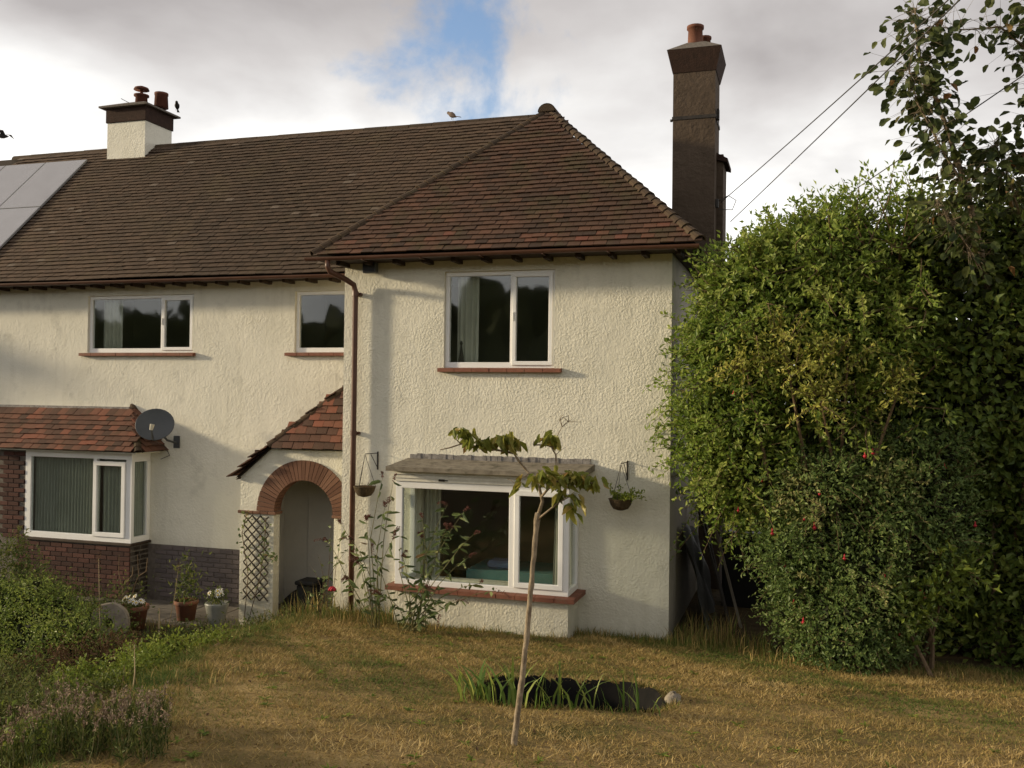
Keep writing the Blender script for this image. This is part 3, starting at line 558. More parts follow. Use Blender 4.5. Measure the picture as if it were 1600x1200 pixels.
mb.quad((-17, MEY, EZ), (ER, MEY, EZ), (RXE, RY, RZ), (-14.5, RY, RZ)).quad((ER, 8.3, EZ), (-17, 8.3, EZ), (-14.5, RY, RZ), (RXE, RY, RZ))
main_roof = mb.part('main_roof', 'roof_base', house)
mb = MB(); mb.add([(-18.3, EY, EZ), (-13.3, EY, EZ), (-15.8, 2.05, 7.1)], [(0, 1, 2)]).quad((-13.3, EY, EZ), (-13.3, 3.6, EZ), (-15.8, 3.6, 7.1), (-15.8, 2.05, 7.1)).quad((-18.3, 3.6, EZ), (-18.3, EY, EZ), (-15.8, 2.05, 7.1), (-15.8, 3.6, 7.1))
mb.quad((-18.3, 8.3, EZ), (-18.3, 2, EZ), (-15.8, RY - 1, 7.1), (-14.5, RY, RZ)); mb.part('neighbour_wing_roof', 'roof_base', house)
MB().quad((EL, EY + .03, EZ - .035), (ER, EY + .03, EZ - .035), (ER, .02, EZ - .035), (EL, .02, EZ - .035)).quad((-13.4, MEY + .02, EZ - .035), (EL, MEY + .02, EZ - .035), (EL, D + .02, EZ - .035), (-13.4, D + .02, EZ - .035)).quad((W - .02, 0, EZ - .035), (ER, 0, EZ - .035), (ER, 8.2, EZ - .035), (W - .02, 8.2, EZ - .035)).part('soffit', 'dark_wood', house)
slen_w = RUN / sl * 1.0 / 1.0
slen_w = RUN * math.hypot(1, PW); gw = 0.104
def wing_t(u, s): return 0.42 + 0.10 * math.sin(u * 1.3 + 1) * math.sin(s * 1.1) + random.gauss(0, .17)
tile_field(wing_roof, (0, EY - .03, EZ + .012), (1, 0, 0), (0, sl, PW * sl), (0, -PW * sl, sl), slen_w, lambda s: (EL + s * sl, ER - s * sl), gw, .160, lambda r, u: r < 4, 'tile_wing', 'tile_wing_piece', wing_t, 1.0)
slen_m = (RY - MEY) * math.hypot(1, TM)
def main_t(u, s):
    t = 0.36 + 0.18 * math.sin(u * .7 + s * .4) + random.gauss(0, .17)
    if random.random() < .012: t = 1.0
    return min(t, .93) if t < 1 else 1.0
def main_b(s):                                              # stops at the wing's valley
    y = MEY + s * slm; z = EZ + s * slm * TM; x = EL + (z - EZ) / PW
    return (-9.6, min(x, HC + 0.3) + .1 if z < AP[2] else RXE)
tile_field(main_roof, (0, MEY - .03, EZ + .012), (1, 0, 0), (0, slm, TM * slm), (0, -TM * slm, slm), slen_m, main_b, .106, .16, lambda r, u: False, 'tile_main', 'tile_main', main_t, 1.0)
# bonnet tiles down the two front hips, half-round ridge tiles
def half_tube(name, m, ln, r0, r1, n=7, closed=False):
    b = MB(); vs = []; fs = []
    for j, (y, r) in enumerate(((0, r0), (ln, r1))):
        for rr in (r, r - .016):
            for k in range(n): a = math.pi * k / (n - 1); vs.append((rr * math.cos(a), y, rr * math.sin(a) * .9))
    for k in range(n - 1): fs += [(k, k + 1, 2 * n + k + 1, 2 * n + k), (k, n + k, n + k + 1, k + 1)]
    if closed: fs.append(tuple(range(n)))
    return b.add(vs, fs).mesh(name, m)
hme = half_tube('hip_tile', 'hip_piece', .20, .085, .060)
def along(parent, name, me, a, bpt, step, upv, jit=.01):
    a = Vector(a); bpt = Vector(bpt); dv = bpt - a; ln = dv.length; dv.normalize(); side = dv.cross(Vector(upv)).normalized(); up = side.cross(dv); i = 0
    while i * step < ln:
        p = a + dv * (i * step); tw = random.gauss(0, jit * 2); s2 = side * math.cos(tw) + up * math.sin(tw); u2 = up * math.cos(tw) - side * math.sin(tw); p = p + up * random.gauss(0, jit * .4)
        piece(name, me, parent, Matrix(((s2.x, dv.x, u2.x, p.x), (s2.y, dv.y, u2.y, p.y), (s2.z, dv.z, u2.z, p.z), (0, 0, 0, 1)))); i += 1
along(wing_roof, 'hip_tile', hme, (EL - .03, EY - .03, EZ + .035), (AP[0], AP[1], AP[2] + .045), .15, (-.3, -.3, 1))
along(wing_roof, 'hip_tile', hme, (ER + .03, EY - .03, EZ + .035), (AP[0], AP[1], AP[2] + .045), .15, (.3, -.3, 1))
rme = half_tube('ridge_tile', 'hip_piece', .44, .115, .113)
along(main_roof, 'ridge_tile', rme, (-9.9, RY, RZ - .035), (RXE, RY, RZ - .035), .45, (0, 0, 1), .006)
rme2 = half_tube('ridge_tile', 'hip_piece', .44, .135, .13, 11, True)
along(wing_roof, 'ridge_tile', rme2, (AP[0], AP[1] - .13, AP[2] + .02), (AP[0], RY - .7, AP[2] + .02), .45, (0, 0, 1), .004)
# rafter ends, gutters, downpipe
for i in range(12): MB().bbox(.05 + i * .405 - .03, .05 + i * .405 + .03, EY + .10, -.002, EZ - .088, EZ - .037, .004).part('rafter_end', 'dark_wood', house)
for i in range(24): MB().bbox(-9.3 + i * .40 - .03, -9.3 + i * .40 + .03, MEY + .10, D - .002, EZ - .085, EZ - .037, .004).part('rafter_end', 'dark_wood', house)
def gutter(x0, x1, y, z, r=.05):
    b = MB(); n = 9; vs = []
    for x in (x0, x1):
        for rr in (r, r - .006):
            for k in range(n): a = math.pi + math.pi * k / (n - 1); vs.append((x, y + rr * math.cos(a), z + rr * math.sin(a)))
    fs = []
    for k in range(n - 1): fs += [(k, k + 1, 2 * n + k + 1, 2 * n + k), (n + k + 1, n + k, 3 * n + k, 3 * n + k + 1), (k, n + k, n + k + 1, k + 1), (2 * n + k + 1, 3 * n + k + 1, 3 * n + k, 2 * n + k)]
    fs += [(0, 2 * n, 3 * n, n), (n - 1, 2 * n - 1, 4 * n - 1, 3 * n - 1)]
    return b.add(vs, fs).part('gutter', 'brown_plastic', house)
g1 = gutter(EL - .12, ER + .03, EY - .045, EZ - .005); g2 = gutter(-13.2, EL - .1, MEY - .045, EZ - .008)
for i in range(6): MB().box(.5 + i * .8 - .008, .5 + i * .8 + .008, EY - .105, EY + .04, EZ - .066, EZ - .056).part('bracket', 'brown_plastic', g1)
dp = MB().tube([(-.02, EY - .045, EZ - .05), (-.02, EY - .045, EZ - .13), (.0, EY - .02, EZ - .19), (.12, -.20, EZ - .27), (.185, -.10, EZ - .33), (.205, -.085, EZ - .42), (.205, -.085, 2.4), (.203, -.085, -.4)], .037, 10).part('downpipe', 'brown_plastic', house, True)
for z in (4.28, 2.42, .75): MB().tube([(.205, -.085, z - .03), (.205, -.085, z + .03)], .046, 10).bbox(.14, .27, -.05, -.001, z - .018, z + .018, .004).part('clip', 'brown_plastic', dp)

# roof of the left bay
BT = .70 / .62; sb = 1 / math.hypot(1, BT)
mb = MB(); ez, ey = 1.97, .93
mb.quad((-9.4, ey, ez), (-4.05, ey, ez), (-4.67, D, ez + .70), (-9.4, D, ez + .70)).add([(-4.05, ey, ez), (-4.05, D, ez), (-4.67, D, ez + .70)], [(0, 1, 2)]).quad((-9.4, ey, ez), (-9.4, D, ez), (-4.05, D, ez), (-4.05, ey, ez))
bay_roof = mb.part('bay_roof', 'roof_base', house)
def red_t(u, s): return .45 + random.gauss(0, .24)
def bay_t(u, s): return .42 + random.gauss(0, .22)
tile_field(bay_roof, (0, ey - .02, ez + .01), (1, 0, 0), (0, sb, BT * sb), (0, -BT * sb, sb), .62 * math.hypot(1, BT) - .1, lambda s: (-7.6, -4.05 - s * sb), .104, .165, lambda r, u: u > -6.75 and r < 8, 'tile_red', 'tile_red_piece', bay_t, .5)
tile_field(bay_roof, (-4.05 + .02, 0, ez + .01), (0, 1, 0), (-sb, 0, BT * sb), (BT * sb, 0, sb), .62 * math.hypot(1, BT) - .1, lambda s: (ey + s * sb, D), .104, .165, lambda r, u: False, 'tile_red', 'tile_red_piece', bay_t, .5)
hme2 = half_tube('hip_tile', 'hip_piece', .17, .07, .05)
along(bay_roof, 'hip_tile', hme2, (-4.04, ey - .01, ez), (-4.66, D, ez + .69), .105, (.3, -.3, 1), .006)
mb = MB(); mb.box(-9.4, -4.67, D - .09, D - .001, ez + .60, ez + .705); mb.part('flashing', 'lead', bay_roof)
MB().box(-9.4, -4.12, ey + .03, LY + .05, ez - .03, ez - .004).box(-4.24, -4.12, LY + .052, D - .001, ez - .03, ez - .005).part('soffit', 'old_white_paint', bay_roof)

# porch
PYF = .50; PX0 = -1.90; AC = (-.86, 1.23); AR = .4825; AO = .755
HZ = 2.165; VX = -1.39; VS = .83; TIP = (-1.95, 1.70)
porch = MB()
def arc(n, r, a0=0, a1=math.pi): return [(AC[0] + r * math.cos(a0 + (a1 - a0) * i / n), AC[1] + r * math.sin(a0 + (a1 - a0) * i / n)) for i in range(n + 1)]
def topz(x): return min(HZ, TIP[1] + (x - TIP[0]) * VS) - .02
ia = arc(28, AR)
for k in range(28):
    (xa, za), (xb_, zb) = ia[k], ia[k + 1]
    porch.quad((xb_, PYF, zb), (xa, PYF, za), (xa, PYF, topz(xa)), (xb_, PYF, topz(xb_)))
    porch.quad((xa, PYF, za), (xb_, PYF, zb), (xb_, PYF + .16, zb), (xa, PYF + .16, za))
IX0, IX1 = AC[0] - AR, AC[0] + AR
for a, bb in ((PX0, VX), (VX, IX0)): porch.quad((a, PYF, ZB), (bb, PYF, ZB), (bb, PYF, topz(bb)), (a, PYF, topz(a)))
porch.quad((IX1, PYF, ZB), (0, PYF, ZB), (0, PYF, HZ - .02), (IX1, PYF, HZ - .02))
porch.quad((IX0, PYF, ZB), (IX0, PYF + .16, ZB), (IX0, PYF + .16, AC[1]), (IX0, PYF, AC[1])).quad((IX1, PYF + .16, ZB), (IX1, PYF, ZB), (IX1, PYF, AC[1]), (IX1, PYF + .16, AC[1]))
porch.quad((PX0, D, ZB), (PX0, PYF, ZB), (PX0, PYF, topz(PX0)), (PX0, D, topz(PX0)))
porch = porch.part('porch', 'render_rough', house)
MB().quad((PX0 + .12, PYF + .16, ZB), (PX0 + .12, D, ZB), (PX0 + .12, D, 2.1), (PX0 + .12, PYF + .16, 2.1)).quad((-.02, D, ZB), (-.02, PYF + .16, ZB), (-.02, PYF + .16, 2.1), (-.02, D, 2.1)).quad((PX0, PYF + .16, 2.1), (0, PYF + .16, 2.1), (0, D, 2.1), (PX0, D, 2.1)) \
    .quad((PX0 + .12, D - .02, ZB), (0, D - .02, ZB), (0, D - .02, 2.1), (PX0 + .12, D - .02, 2.1)).part('porch_lining', 'porch_inside', porch)
MB().box(PX0, 0, PYF + .02, D + .2, ZB - .1, -.32).part('porch_floor', 'concrete', porch)
dr = MB().bbox(-1.35, -.35, D - .06, D - .03, -.32, 1.68, .006).part('front_door', 'porch_inside', porch); MB().ball((-.45, D - .085, .62), .03).part('door_handle', 'iron', dr)
nb = 31                                                   # each brick of the arch ring, on edge
for k in range(nb):
    a0 = math.pi * k / nb + .006; a1 = math.pi * (k + 1) / nb - .006; P = []
    for a, r in ((a0, AR - .012), (a1, AR - .012), (a1, AO), (a0, AO)): P.append((AC[0] + r * math.cos(a), AC[1] + r * math.sin(a)))
    if max(p[0] for p in P) > -.002: P = [(min(p[0], -.002), p[1]) for p in P]
    MB().prism(P, PYF - .022 + random.uniform(-.003, .003), PYF + .17).part('brick', 'arch_piece', porch)
MB().prism([(AC[0] + r * math.cos(a), AC[1] + r * math.sin(a)) for r, a in [(AO - .012, math.pi * i / 24) for i in range(25)] + [(AR, math.pi * (24 - i) / 24) for i in range(25)]], PYF - .010, PYF - .004).part('arch_mortar', 'mortar', porch)
for i in range(5):
    x = PX0 - .025 + i * .125; MB().bbox(x + .002, x + .123, PYF - .035, PYF + .17, AC[1] - .045, AC[1] - .004, .004).part('brick', 'arch_piece', porch)
MB().bbox(-.40, -.004, PYF - .03, PYF + .17, AC[1] - .045, AC[1] - .004, .004).part('brick', 'arch_piece', porch)
# porch roof: steep front hip, side slope with its verge showing
F0 = PYF - .06; F1 = PYF + .45; zt = HZ + 1.39 * VS; fl = math.hypot(F1 - F0, zt - HZ); fs_ = ((F1 - F0) / fl, (zt - HZ) / fl)
mb = MB().add([(VX, F0, HZ), (-.003, F0, HZ), (-.003, F1, zt)], [(0, 1, 2)]).quad((TIP[0], F0, TIP[1]), (VX, F0, HZ), (-.003, F1, zt), (-.003, D, zt)).add([(TIP[0], F0, TIP[1]), (-.003, D, zt), (TIP[0], D, TIP[1])], [(0, 1, 2)])
mb.quad((TIP[0], F0, TIP[1] - .03), (TIP[0], D, TIP[1] - .03), (VX, D, HZ - .03), (VX, F0, HZ - .03)).quad((VX, F0, HZ - .03), (VX, D, HZ - .03), (-.003, D, HZ - .03), (-.003, F0, HZ - .03))
porch_roof = mb.part('porch_roof', 'roof_base', house)
tile_field(porch_roof, (0, F0 - .015, HZ + .01), (1, 0, 0), (0, fs_[0], fs_[1]), (0, -fs_[1], fs_[0]), fl, lambda s: (VX + s / fl * 1.39, -.01), .112, .165, lambda r, u: True, 'tile_red', 'tile_red_piece', red_t)
hl = math.hypot(1, VS); 
tile_field(porch_roof, (TIP[0] - .02, 0, TIP[1] + .01), (0, -1, 0), (1 / hl, 0, VS / hl), (-VS / hl, 0, 1 / hl), 1.95 * hl, lambda s: (-D, -(F0 - .02) if s / hl < VX - TIP[0] else -(F0 + (s / hl - (VX - TIP[0])) / 1.39 * (F1 - F0))), .112, .165, lambda r, u: False, 'tile_red', 'tile_red_piece', bay_t)
along(porch_roof, 'hip_tile', hme2, (VX, F0 - .01, HZ + .01), (-.06, F1 - .02, zt - .03), .15, (-.3, -.5, 1), .006)

# chimneys
cx0, cx1, cy0, cy1 = 3.985, 4.622, 3.0, 3.72
ch = MB().box(cx0, cx1, cy0, cy1, 4.2, 7.92).box(cx0 + .12, cx1 + .10, cy0 + .35, cy1 + .25, ZB, 6.72).part('chimney', 'render_dark', house, label='tall dark rendered chimney stack at the right end')
MB().prism([(cx0 + .3, 6.722), (cx1 + .17, 6.58), (cx1 + .17, 6.64), (cx0 + .3, 6.93)], cy0 + .30, cy1 + .30).part('shoulder', 'chimney_brick', ch)
def frustum(b, a0, a1, z0, z1):
    (x0, x1, y0, y1), (X0, X1, Y0, Y1) = a0, a1
    return b.add([(x0, y0, z0), (x1, y0, z0), (x1, y1, z0), (x0, y1, z0), (X0, Y0, z1), (X1, Y0, z1), (X1, Y1, z1), (X0, Y1, z1)], [(0, 3, 2, 1), (4, 5, 6, 7), (0, 1, 5, 4), (1, 2, 6, 5), (2, 3, 7, 6), (3, 0, 4, 7)])
cp = MB(); frustum(cp, (cx0 - .01, cx1 + .01, cy0 - .01, cy1 + .01), (cx0 - .09, cx1 + .09, cy0 - .09, cy1 + .09), 7.921, 8.26).part('cap', 'chimney_brick', ch)
cp = MB(); frustum(cp, (cx0 - .092, cx1 + .092, cy0 - .092, cy1 + .092), (cx0 + .18, cx1 - .18, cy0 + .2, cy1 - .2), 8.261, 8.45).part('flaunching', 'mortar', ch)
MB().lathe([(.125, 0), (.118, .05), (.11, .27), (.132, .275), (.132, .32), (.09, .32), (.09, .1)], (4.28, 3.3, 8.41), 16).part('pot', 'chimney_pot', ch, True)
MB().lathe([(.10, 0), (.09, .20), (.105, .205), (.105, .24), (.07, .24)], (4.40, 3.55, 8.40), 14).part('pot', 'dark_pot', ch, True)
MB().box(cx0 - .012, cx1 + .012, cy0 - .012, cy1 + .012, 7.20, 7.25).bbox(cx1 + .012, cx1 + .05, cy0 + .1, cy0 + .2, 7.2, 7.36, .004).bbox(cx0 - .045, cx0 - .012, cy0 + .02, cy0 + .06, 7.19, 7.225, .004).part('strap', 'iron', ch)
MB().bbox(cx1 + .002, cx1 + .05, cy0 + .15, cy0 + .22, 5.86, 5.99, .006).tube([(cx1 + .03, cy0 + .18, 5.95), (cx1 + .2, cy0 + .1, 6.02), (cx1 + .32, cy0 + .05, 5.93), (cx1 + .26, cy0 + .1, 5.80), (cx1 + .05, cy0 + .18, 5.83)], .007, 5).part('cable_anchor', 'cable', ch)
lx0, lx1, ly0, ly1 = -7.25, -6.36, 3.82, 4.62
ch2 = MB().box(lx0, lx1, ly0, ly1, 6.9, 8.22).part('chimney', 'render_smooth', house, label='short cream rendered chimney with dark brick top on the ridge')
MB().bbox(lx0 - .025, lx1 + .025, ly0 - .025, ly1 + .025, 8.221, 8.50, .006).part('cap', 'chimney_brick', ch2)
cp = MB(); cp.box(lx0 - .12, lx1 + .12, ly0 - .12, ly1 + .12, 8.501, 8.535); frustum(cp, (lx0 - .119, lx1 + .119, ly0 - .119, ly1 + .119), (lx0 + .25, lx1 - .25, ly0 + .22, ly1 - .22), 8.536, 8.68).part('flaunching', 'mortar', ch2)
MB().lathe([(.12, 0), (.11, .14), (.145, .145), (.145, .175), (.03, .18), (.03, .27), (.15, .272), (.13, .315), (.05, .345)], (-6.62, 4.02, 8.62), 16).part('cowl', 'dark_pot', ch2, True)
MB().lathe([(.14, 0), (.125, .25), (.135, .255), (.135, .30), (.1, .3)], (-6.42, 4.36, 8.62), 16).part('pot', 'dark_pot', ch2, True)
MB().tube([(-6.9, 4.0, 8.66), (-7.05, 3.95, 8.74)], .006, 5).part('rod', 'iron', ch2)
MB().quad((lx0 - .06, ly0 - .10, RZ - (RY - ly0) * TM - .05), (lx1 + .06, ly0 - .10, RZ - (RY - ly0) * TM - .05), (lx1 + .06, ly0 - .005, RZ - (RY - ly0) * TM + .075), (lx0 - .06, ly0 - .005, RZ - (RY - ly0) * TM + .075)).part('apron_flashing', 'lead', ch2)

# ------------------------------------------------------------------ curtains and things indoors
def curtain(x0, x1, y, z0, z1, m, label, amp=.03, waves=14, flare=0, group=None):
    n = waves * 8; vs = []; fs = []
    for j, z in enumerate((z0, (z0 + z1) / 2, z1)):
        for i in range(n + 1):
            t = i / n; x = x0 + (x1 - x0) * t + flare * (1 - j / 2) * (t - .5); vs.append((x, y + amp * math.sin(t * waves * 6.283 + .6 * math.sin(t * 17)) * (1 - .25 * j), z))
    for j in range(2):
        for i in range(n): fs.append((j * (n + 1) + i, j * (n + 1) + i + 1, (j + 1) * (n + 1) + i + 1, (j + 1) * (n + 1) + i))
    b = MB().add(vs, fs); return b.thing('curtain', m, ((x0 + x1) / 2, y, z0), label, 'curtain', group, True)
curtain(-6.36, -5.02, 1.24, .52, 1.92, 'curtain_green', 'grey green net curtain behind the wide pane of the left bay', waves=22)
curtain(-4.98, -4.42, 1.25, .52, 1.92, 'curtain_green', 'grey green net curtain behind the narrow casement of the left bay', waves=8)
c = MB(); vs = []; 
for z in (.52, 1.92):
    for i in range(25): vs.append((-4.40 + .02 * math.sin(i * 1.6), 1.2 + i / 24 * .3, z))
c.add(vs, [(i, i + 1, 26 + i, 25 + i) for i in range(24)]).thing('curtain', 'curtain_green', (-4.4, 1.35, .52), 'pale curtain behind the side pane of the left bay', 'curtain', None, True)
curtain(1.56, 1.86, .20, 3.22, 4.50, 'curtain_cream', 'pale curtain at the left of the large upstairs window', waves=4)
curtain(1.16, 1.40, .10, .55, 1.90, 'curtain_cream', 'cream curtain gathered at the left of the right bay window', waves=4)
curtain(3.0, 3.2, -.08, .55, 1.90, 'curtain_cream', 'cream curtain gathered at the right of the right bay window', waves=4, flare=.06)
curtain(-5.5, -5.1, D + .25, 3.5, 4.5, 'curtain_cream', 'pale curtain at the left of the wide upstairs window', waves=5)
tb = empty('table', (2.3, .55, -.2), 'table under a teal cloth seen through the right bay window', 'table')
MB().bbox(1.75, 3.0, .15, .95, .64, .68, .008).part('table_top', 'teal_cloth', tb)
MB().box(1.745, 3.005, .145, .152, .45, .66).part('cloth_drop', 'teal_cloth', tb)
for x in (1.8, 2.95):
    for y in (.2, .9): MB().box(x - .03, x + .03, y - .03, y + .03, -.2, .64).part('leg', 'dark_wood', tb)
MB().bbox(2.0, 2.35, .22, .5, .681, .79, .03).thing('box', 'blue_cloth', (2.17, .36, .681), 'blue box on the table inside the right bay', 'box')
MB().lathe([(.055, 0), (.05, .02), (.018, .25), (.012, .30), (.022, .33), (.006, .36)], (1.63, .16, 3.30), 4).thing('ornament', 'iron', (1.63, .16, 3.30), 'dark pointed ornament on the sill of the large upstairs window', 'ornament')
# ------------------------------------------------------------------ fixtures on the house
sn = np.array((0, -TM * slm, slm)); su = np.array((1, 0, 0)); s3 = np.array((0, slm, TM * slm))
def roofpt(x, s, h): p = np.array((x, MEY, EZ)) + s3 * s + sn * h; return tuple(p)
s_top = (3.86 - MEY) / slm
plabels = ['solar panel nearest the left chimney, lower row', 'second solar panel from the chimney, lower row, cut by the picture edge', 'upper solar panel nearest the left chimney', 'second upper solar panel from the chimney', 'third upper solar panel, at the left picture edge']
for pi, (px, row) in enumerate(((-7.68, 0), (-8.70, 0), (-7.68, 1), (-8.70, 1), (-9.72, 1))):
    h0 = .10; sa = s_top - 1.66 * (2 - row) + .01; sbv = sa + 1.64; t = empty('solar_panel', roofpt(px - .5, sa, h0), plabels[pi], 'solar panel', 'solar panels on the roof')
    def slab(x0, x1, a, bb, h, hh, m, nm):
        P = [roofpt(x0, a, h), roofpt(x1, a, h), roofpt(x1, bb, h), roofpt(x0, bb, h), roofpt(x0, a, hh), roofpt(x1, a, hh), roofpt(x1, bb, hh), roofpt(x0, bb, hh)]
        MB().add(P, [(0, 3, 2, 1), (4, 5, 6, 7), (0, 1, 5, 4), (1, 2, 6, 5), (2, 3, 7, 6), (3, 0, 4, 7)]).part(nm, m, t)
    slab(px - 1.0, px, sa, sbv, h0, h0 + .035, 'alu', 'frame'); slab(px - .985, px - .015, sa + .015, sbv - .015, h0 + .02, h0 + .0375, 'solar_glass', 'glass')
    slab(px - .9, px - .86, sa, sbv, .02, h0, 'alu', 'rail'); slab(px - .14, px - .1, sa, sbv, .02, h0, 'alu', 'rail')
# satellite dish on the corner of the bay roof
dh = empty('satellite_dish', (-3.95, 1.50, 1.95), 'dark grey satellite dish above the right end of the left bay', 'satellite dish')
dm = Matrix.Rotation(R(28), 4, 'Z') @ Matrix.Rotation(R(66), 4, 'X')
prof = [(.29 * t, .055 * t * t) for t in (0.02, .25, .5, .75, .93, 1.0)]; prof = prof + [(.295, .05), (.29, .045)] + [(.29 * t, .055 * t * t - .01) for t in (.9, .6, .3, .02)]
MB().lathe(prof, (-3.83, 1.05, 2.40), 28, dm @ Matrix.Diagonal((1, .92, 1, 1))).part('dish', 'dark_grey_metal', dh, True)
cen = Vector((-3.83, 1.05, 2.40)); ax = dm @ Vector((0, 0, 1)); lo = cen - (dm @ Vector((0, 1, 0))) * .24
dn = dm @ Vector((0, -1, 0)); dn = dn if dn.z < 0 else -dn; foot = cen + dn * .24; lnb = cen + ax * .30 + dn * .16
MB().tube([foot - ax * .02, foot + ax * .12 + dn * .04, lnb], .013, 6).part('feed_arm', 'dark_grey_metal', dh)
MB().tube([lnb - Vector((0, 0, .03)), lnb + Vector((.02, .0, .055))], [.026, .034], 8).part('receiver', 'pale_metal', dh)
MB().tube([cen - ax * .02, cen - ax * .12, (-3.80, 1.30, 2.16), (-3.80, 1.545, 2.10)], .018, 8).bbox(-3.86, -3.74, 1.535, 1.549, 2.02, 2.22, .004).part('wall_bracket', 'dark_grey_metal', dh)
MB().tube([lnb, foot, (-3.84, 1.3, 2.05), (-3.92, 1.53, 1.9), (-4.1, 1.54, 1.83)], .005, 5).part('lead', 'cable', dh)
# alarm / lamp box under the eaves
al = empty('security_lamp', (.42, -.002, 4.62), 'dark square security lamp under the eaves beside the downpipe', 'lamp')
MB().bbox(.33, .52, -.15, -.05, 4.55, 4.69, .01).part('housing', 'dark_grey_metal', al); MB().box(.345, .505, -.156, -.151, 4.565, 4.675).part('lens', 'black_plastic', al); MB().bbox(.40, .45, -.05, -.0015, 4.58, 4.64, .004).part('mount', 'dark_grey_metal', al)
# hanging baskets
def chain(b, a, c): b.tube([a, c], .0035, 4)
def basket(x, zt, side, label):
    t = empty('hanging_basket', (x, -.25, zt - .57), label, 'hanging basket')
    MB().bbox(x + side - .008, x + side + .008, -.022, -.001, zt - .22, zt + .02, .003).tube([(x + side, -.01, zt), (x, -.27, zt)], .006, 5).tube([(x + side, -.01, zt - .2), (x + side * .5, -.16, zt - .01)], .005, 5).part('bracket', 'iron', t)
    zr = zt - .43; r = .145; cb = MB()
    for a in (.4, 2.5, 4.6): chain(cb, (x, -.27, zt - .01), (x + r * math.cos(a), -.27 + r * math.sin(a), zr))
    cb.part('chain', 'iron', t)
    MB().lathe([(.03, -.13), (.09, -.11), (.125, -.06), (r, 0), (r + .006, .008), (r - .01, .01), (.09, -.02), (.02, -.025)], (x, -.27, zr), 16).part('bowl', 'moss_fibre', t, True)
    return t, (x, -.27, zr)
bk, c = basket(.47, 2.16, .06, 'hanging basket of dry moss beside the downpipe')
p = np.array(c) + rng.normal(0, .05, (60, 3)) * (1, 1, .3); leafpart('dead_plant', bk, p, rdir(60) + (0, 0, .6), rdir(60), .05, .006, rng.random(60), 'dry_brown')
bk2, c2 = basket(3.85, 2.15, .03, 'hanging basket with green trailing plant right of the bay window')
PP = []
for i in range(26):
    a = random.uniform(0, 6.28); r0 = random.uniform(.02, .13); l = random.uniform(.08, .3); q = Vector(c2) + Vector((r0 * math.cos(a), r0 * math.sin(a), 0)); dv = Vector((math.cos(a) * .6 + .35, math.sin(a) * .6, random.uniform(.2, 1))).normalized()
    for k in range(12): t = k / 11 * l; PP.append(q + dv * t - Vector((0, 0, .9 * t * t)) + Vector(rng.normal(0, .012, 3)))
PP = np.array(PP); n = len(PP); leafpart('foliage', bk2, PP, rdir(n) + (0.2, -.3, .3), rdir(n), .045, .024, rng.random(n), 'leaf_bright')
# overhead wires
def wire(a, b, sag, label):
    a, b = Vector(a), Vector(b); pts = [a.lerp(b, i / 20) - Vector((0, 0, sag * 4 * (i / 20) * (1 - i / 20))) for i in range(21)]
    MB().tube(pts, .0065, 5).thing('overhead_cable', 'cable', tuple(a), label, 'cable', 'overhead cables', True)
wire((4.70, 3.2, 5.94), (11.51, -14.41, 7.30), .12, 'upper of the two cables running up from the tall chimney')
wire((4.80, 3.9, 5.77), (11.55, -18.2, 6.85), .08, 'lower of the two cables running up from the tall chimney')
wire((5.50, 4.22, 5.47), (9.96, -5.93, 6.70), .03, 'cable that passes behind the round leaved tree at right')
# birds
def bird(base, hd, m, label, flying=False):
    t = empty('bird', base, label, 'bird'); rot = Matrix.Rotation(hd, 4, 'Z'); o = Vector(base)
    def T(p): q = rot @ Vector(p); return (q + o)
    prof = [(.004, -.11), (.022, -.07), (.045, -.02), (.05, .03), (.035, .07), (.027, .085), (.030, .105), (.026, .125), (.008, .14), (.002, .155)]
    b = MB(); tilt = Matrix.Rotation(R(60 if not flying else 85), 4, 'Y'); b.lathe(prof, (0, 0, 0), 10, rot @ tilt); b.v = [(v[0] + o.x, v[1] + o.y, v[2] + o.z + (.09 if not flying else 0)) for v in b.v]; b.part('body', m, t, True)
    if flying:
        for s in (-1, 1): MB().add([T((.04, 0, .02)), T((-.05, 0, .02)), T((-.08, s * .16, .07)), T((0, s * .18, .08)), T((-.07, s * .30, .02))], [(0, 1, 2, 3), (3, 2, 4)]).part('wing', m, t)
    else:
        MB().add([T((-.08, -.012, .05)), T((-.08, .012, .05)), T((-.19, .028, .02)), T((-.19, -.028, .02)), T((-.08, 0, .062)), T((-.19, 0, .03))], [(0, 1, 2, 3), (0, 3, 5, 4), (1, 4, 5, 2)]).part('tail', m, t)
        for s in (-1, 1): MB().tube([T((0, s * .02, .06)), T((.005, s * .02, 0))], .004, 4).part('leg', 'iron', t)
bird((-.10, RY, RZ + .085), R(160), 'bird_grey', 'grey brown bird perched on the long roof ridge')
bird((-6.30, 4.70, 8.66), R(-60), 'bird_dark', 'dark bird perched behind the pots of the left chimney')
bird((-8.87, 2.87, 7.83), R(200), 'bird_dark', 'dark bird in flight at the left edge above the solar panels', True)

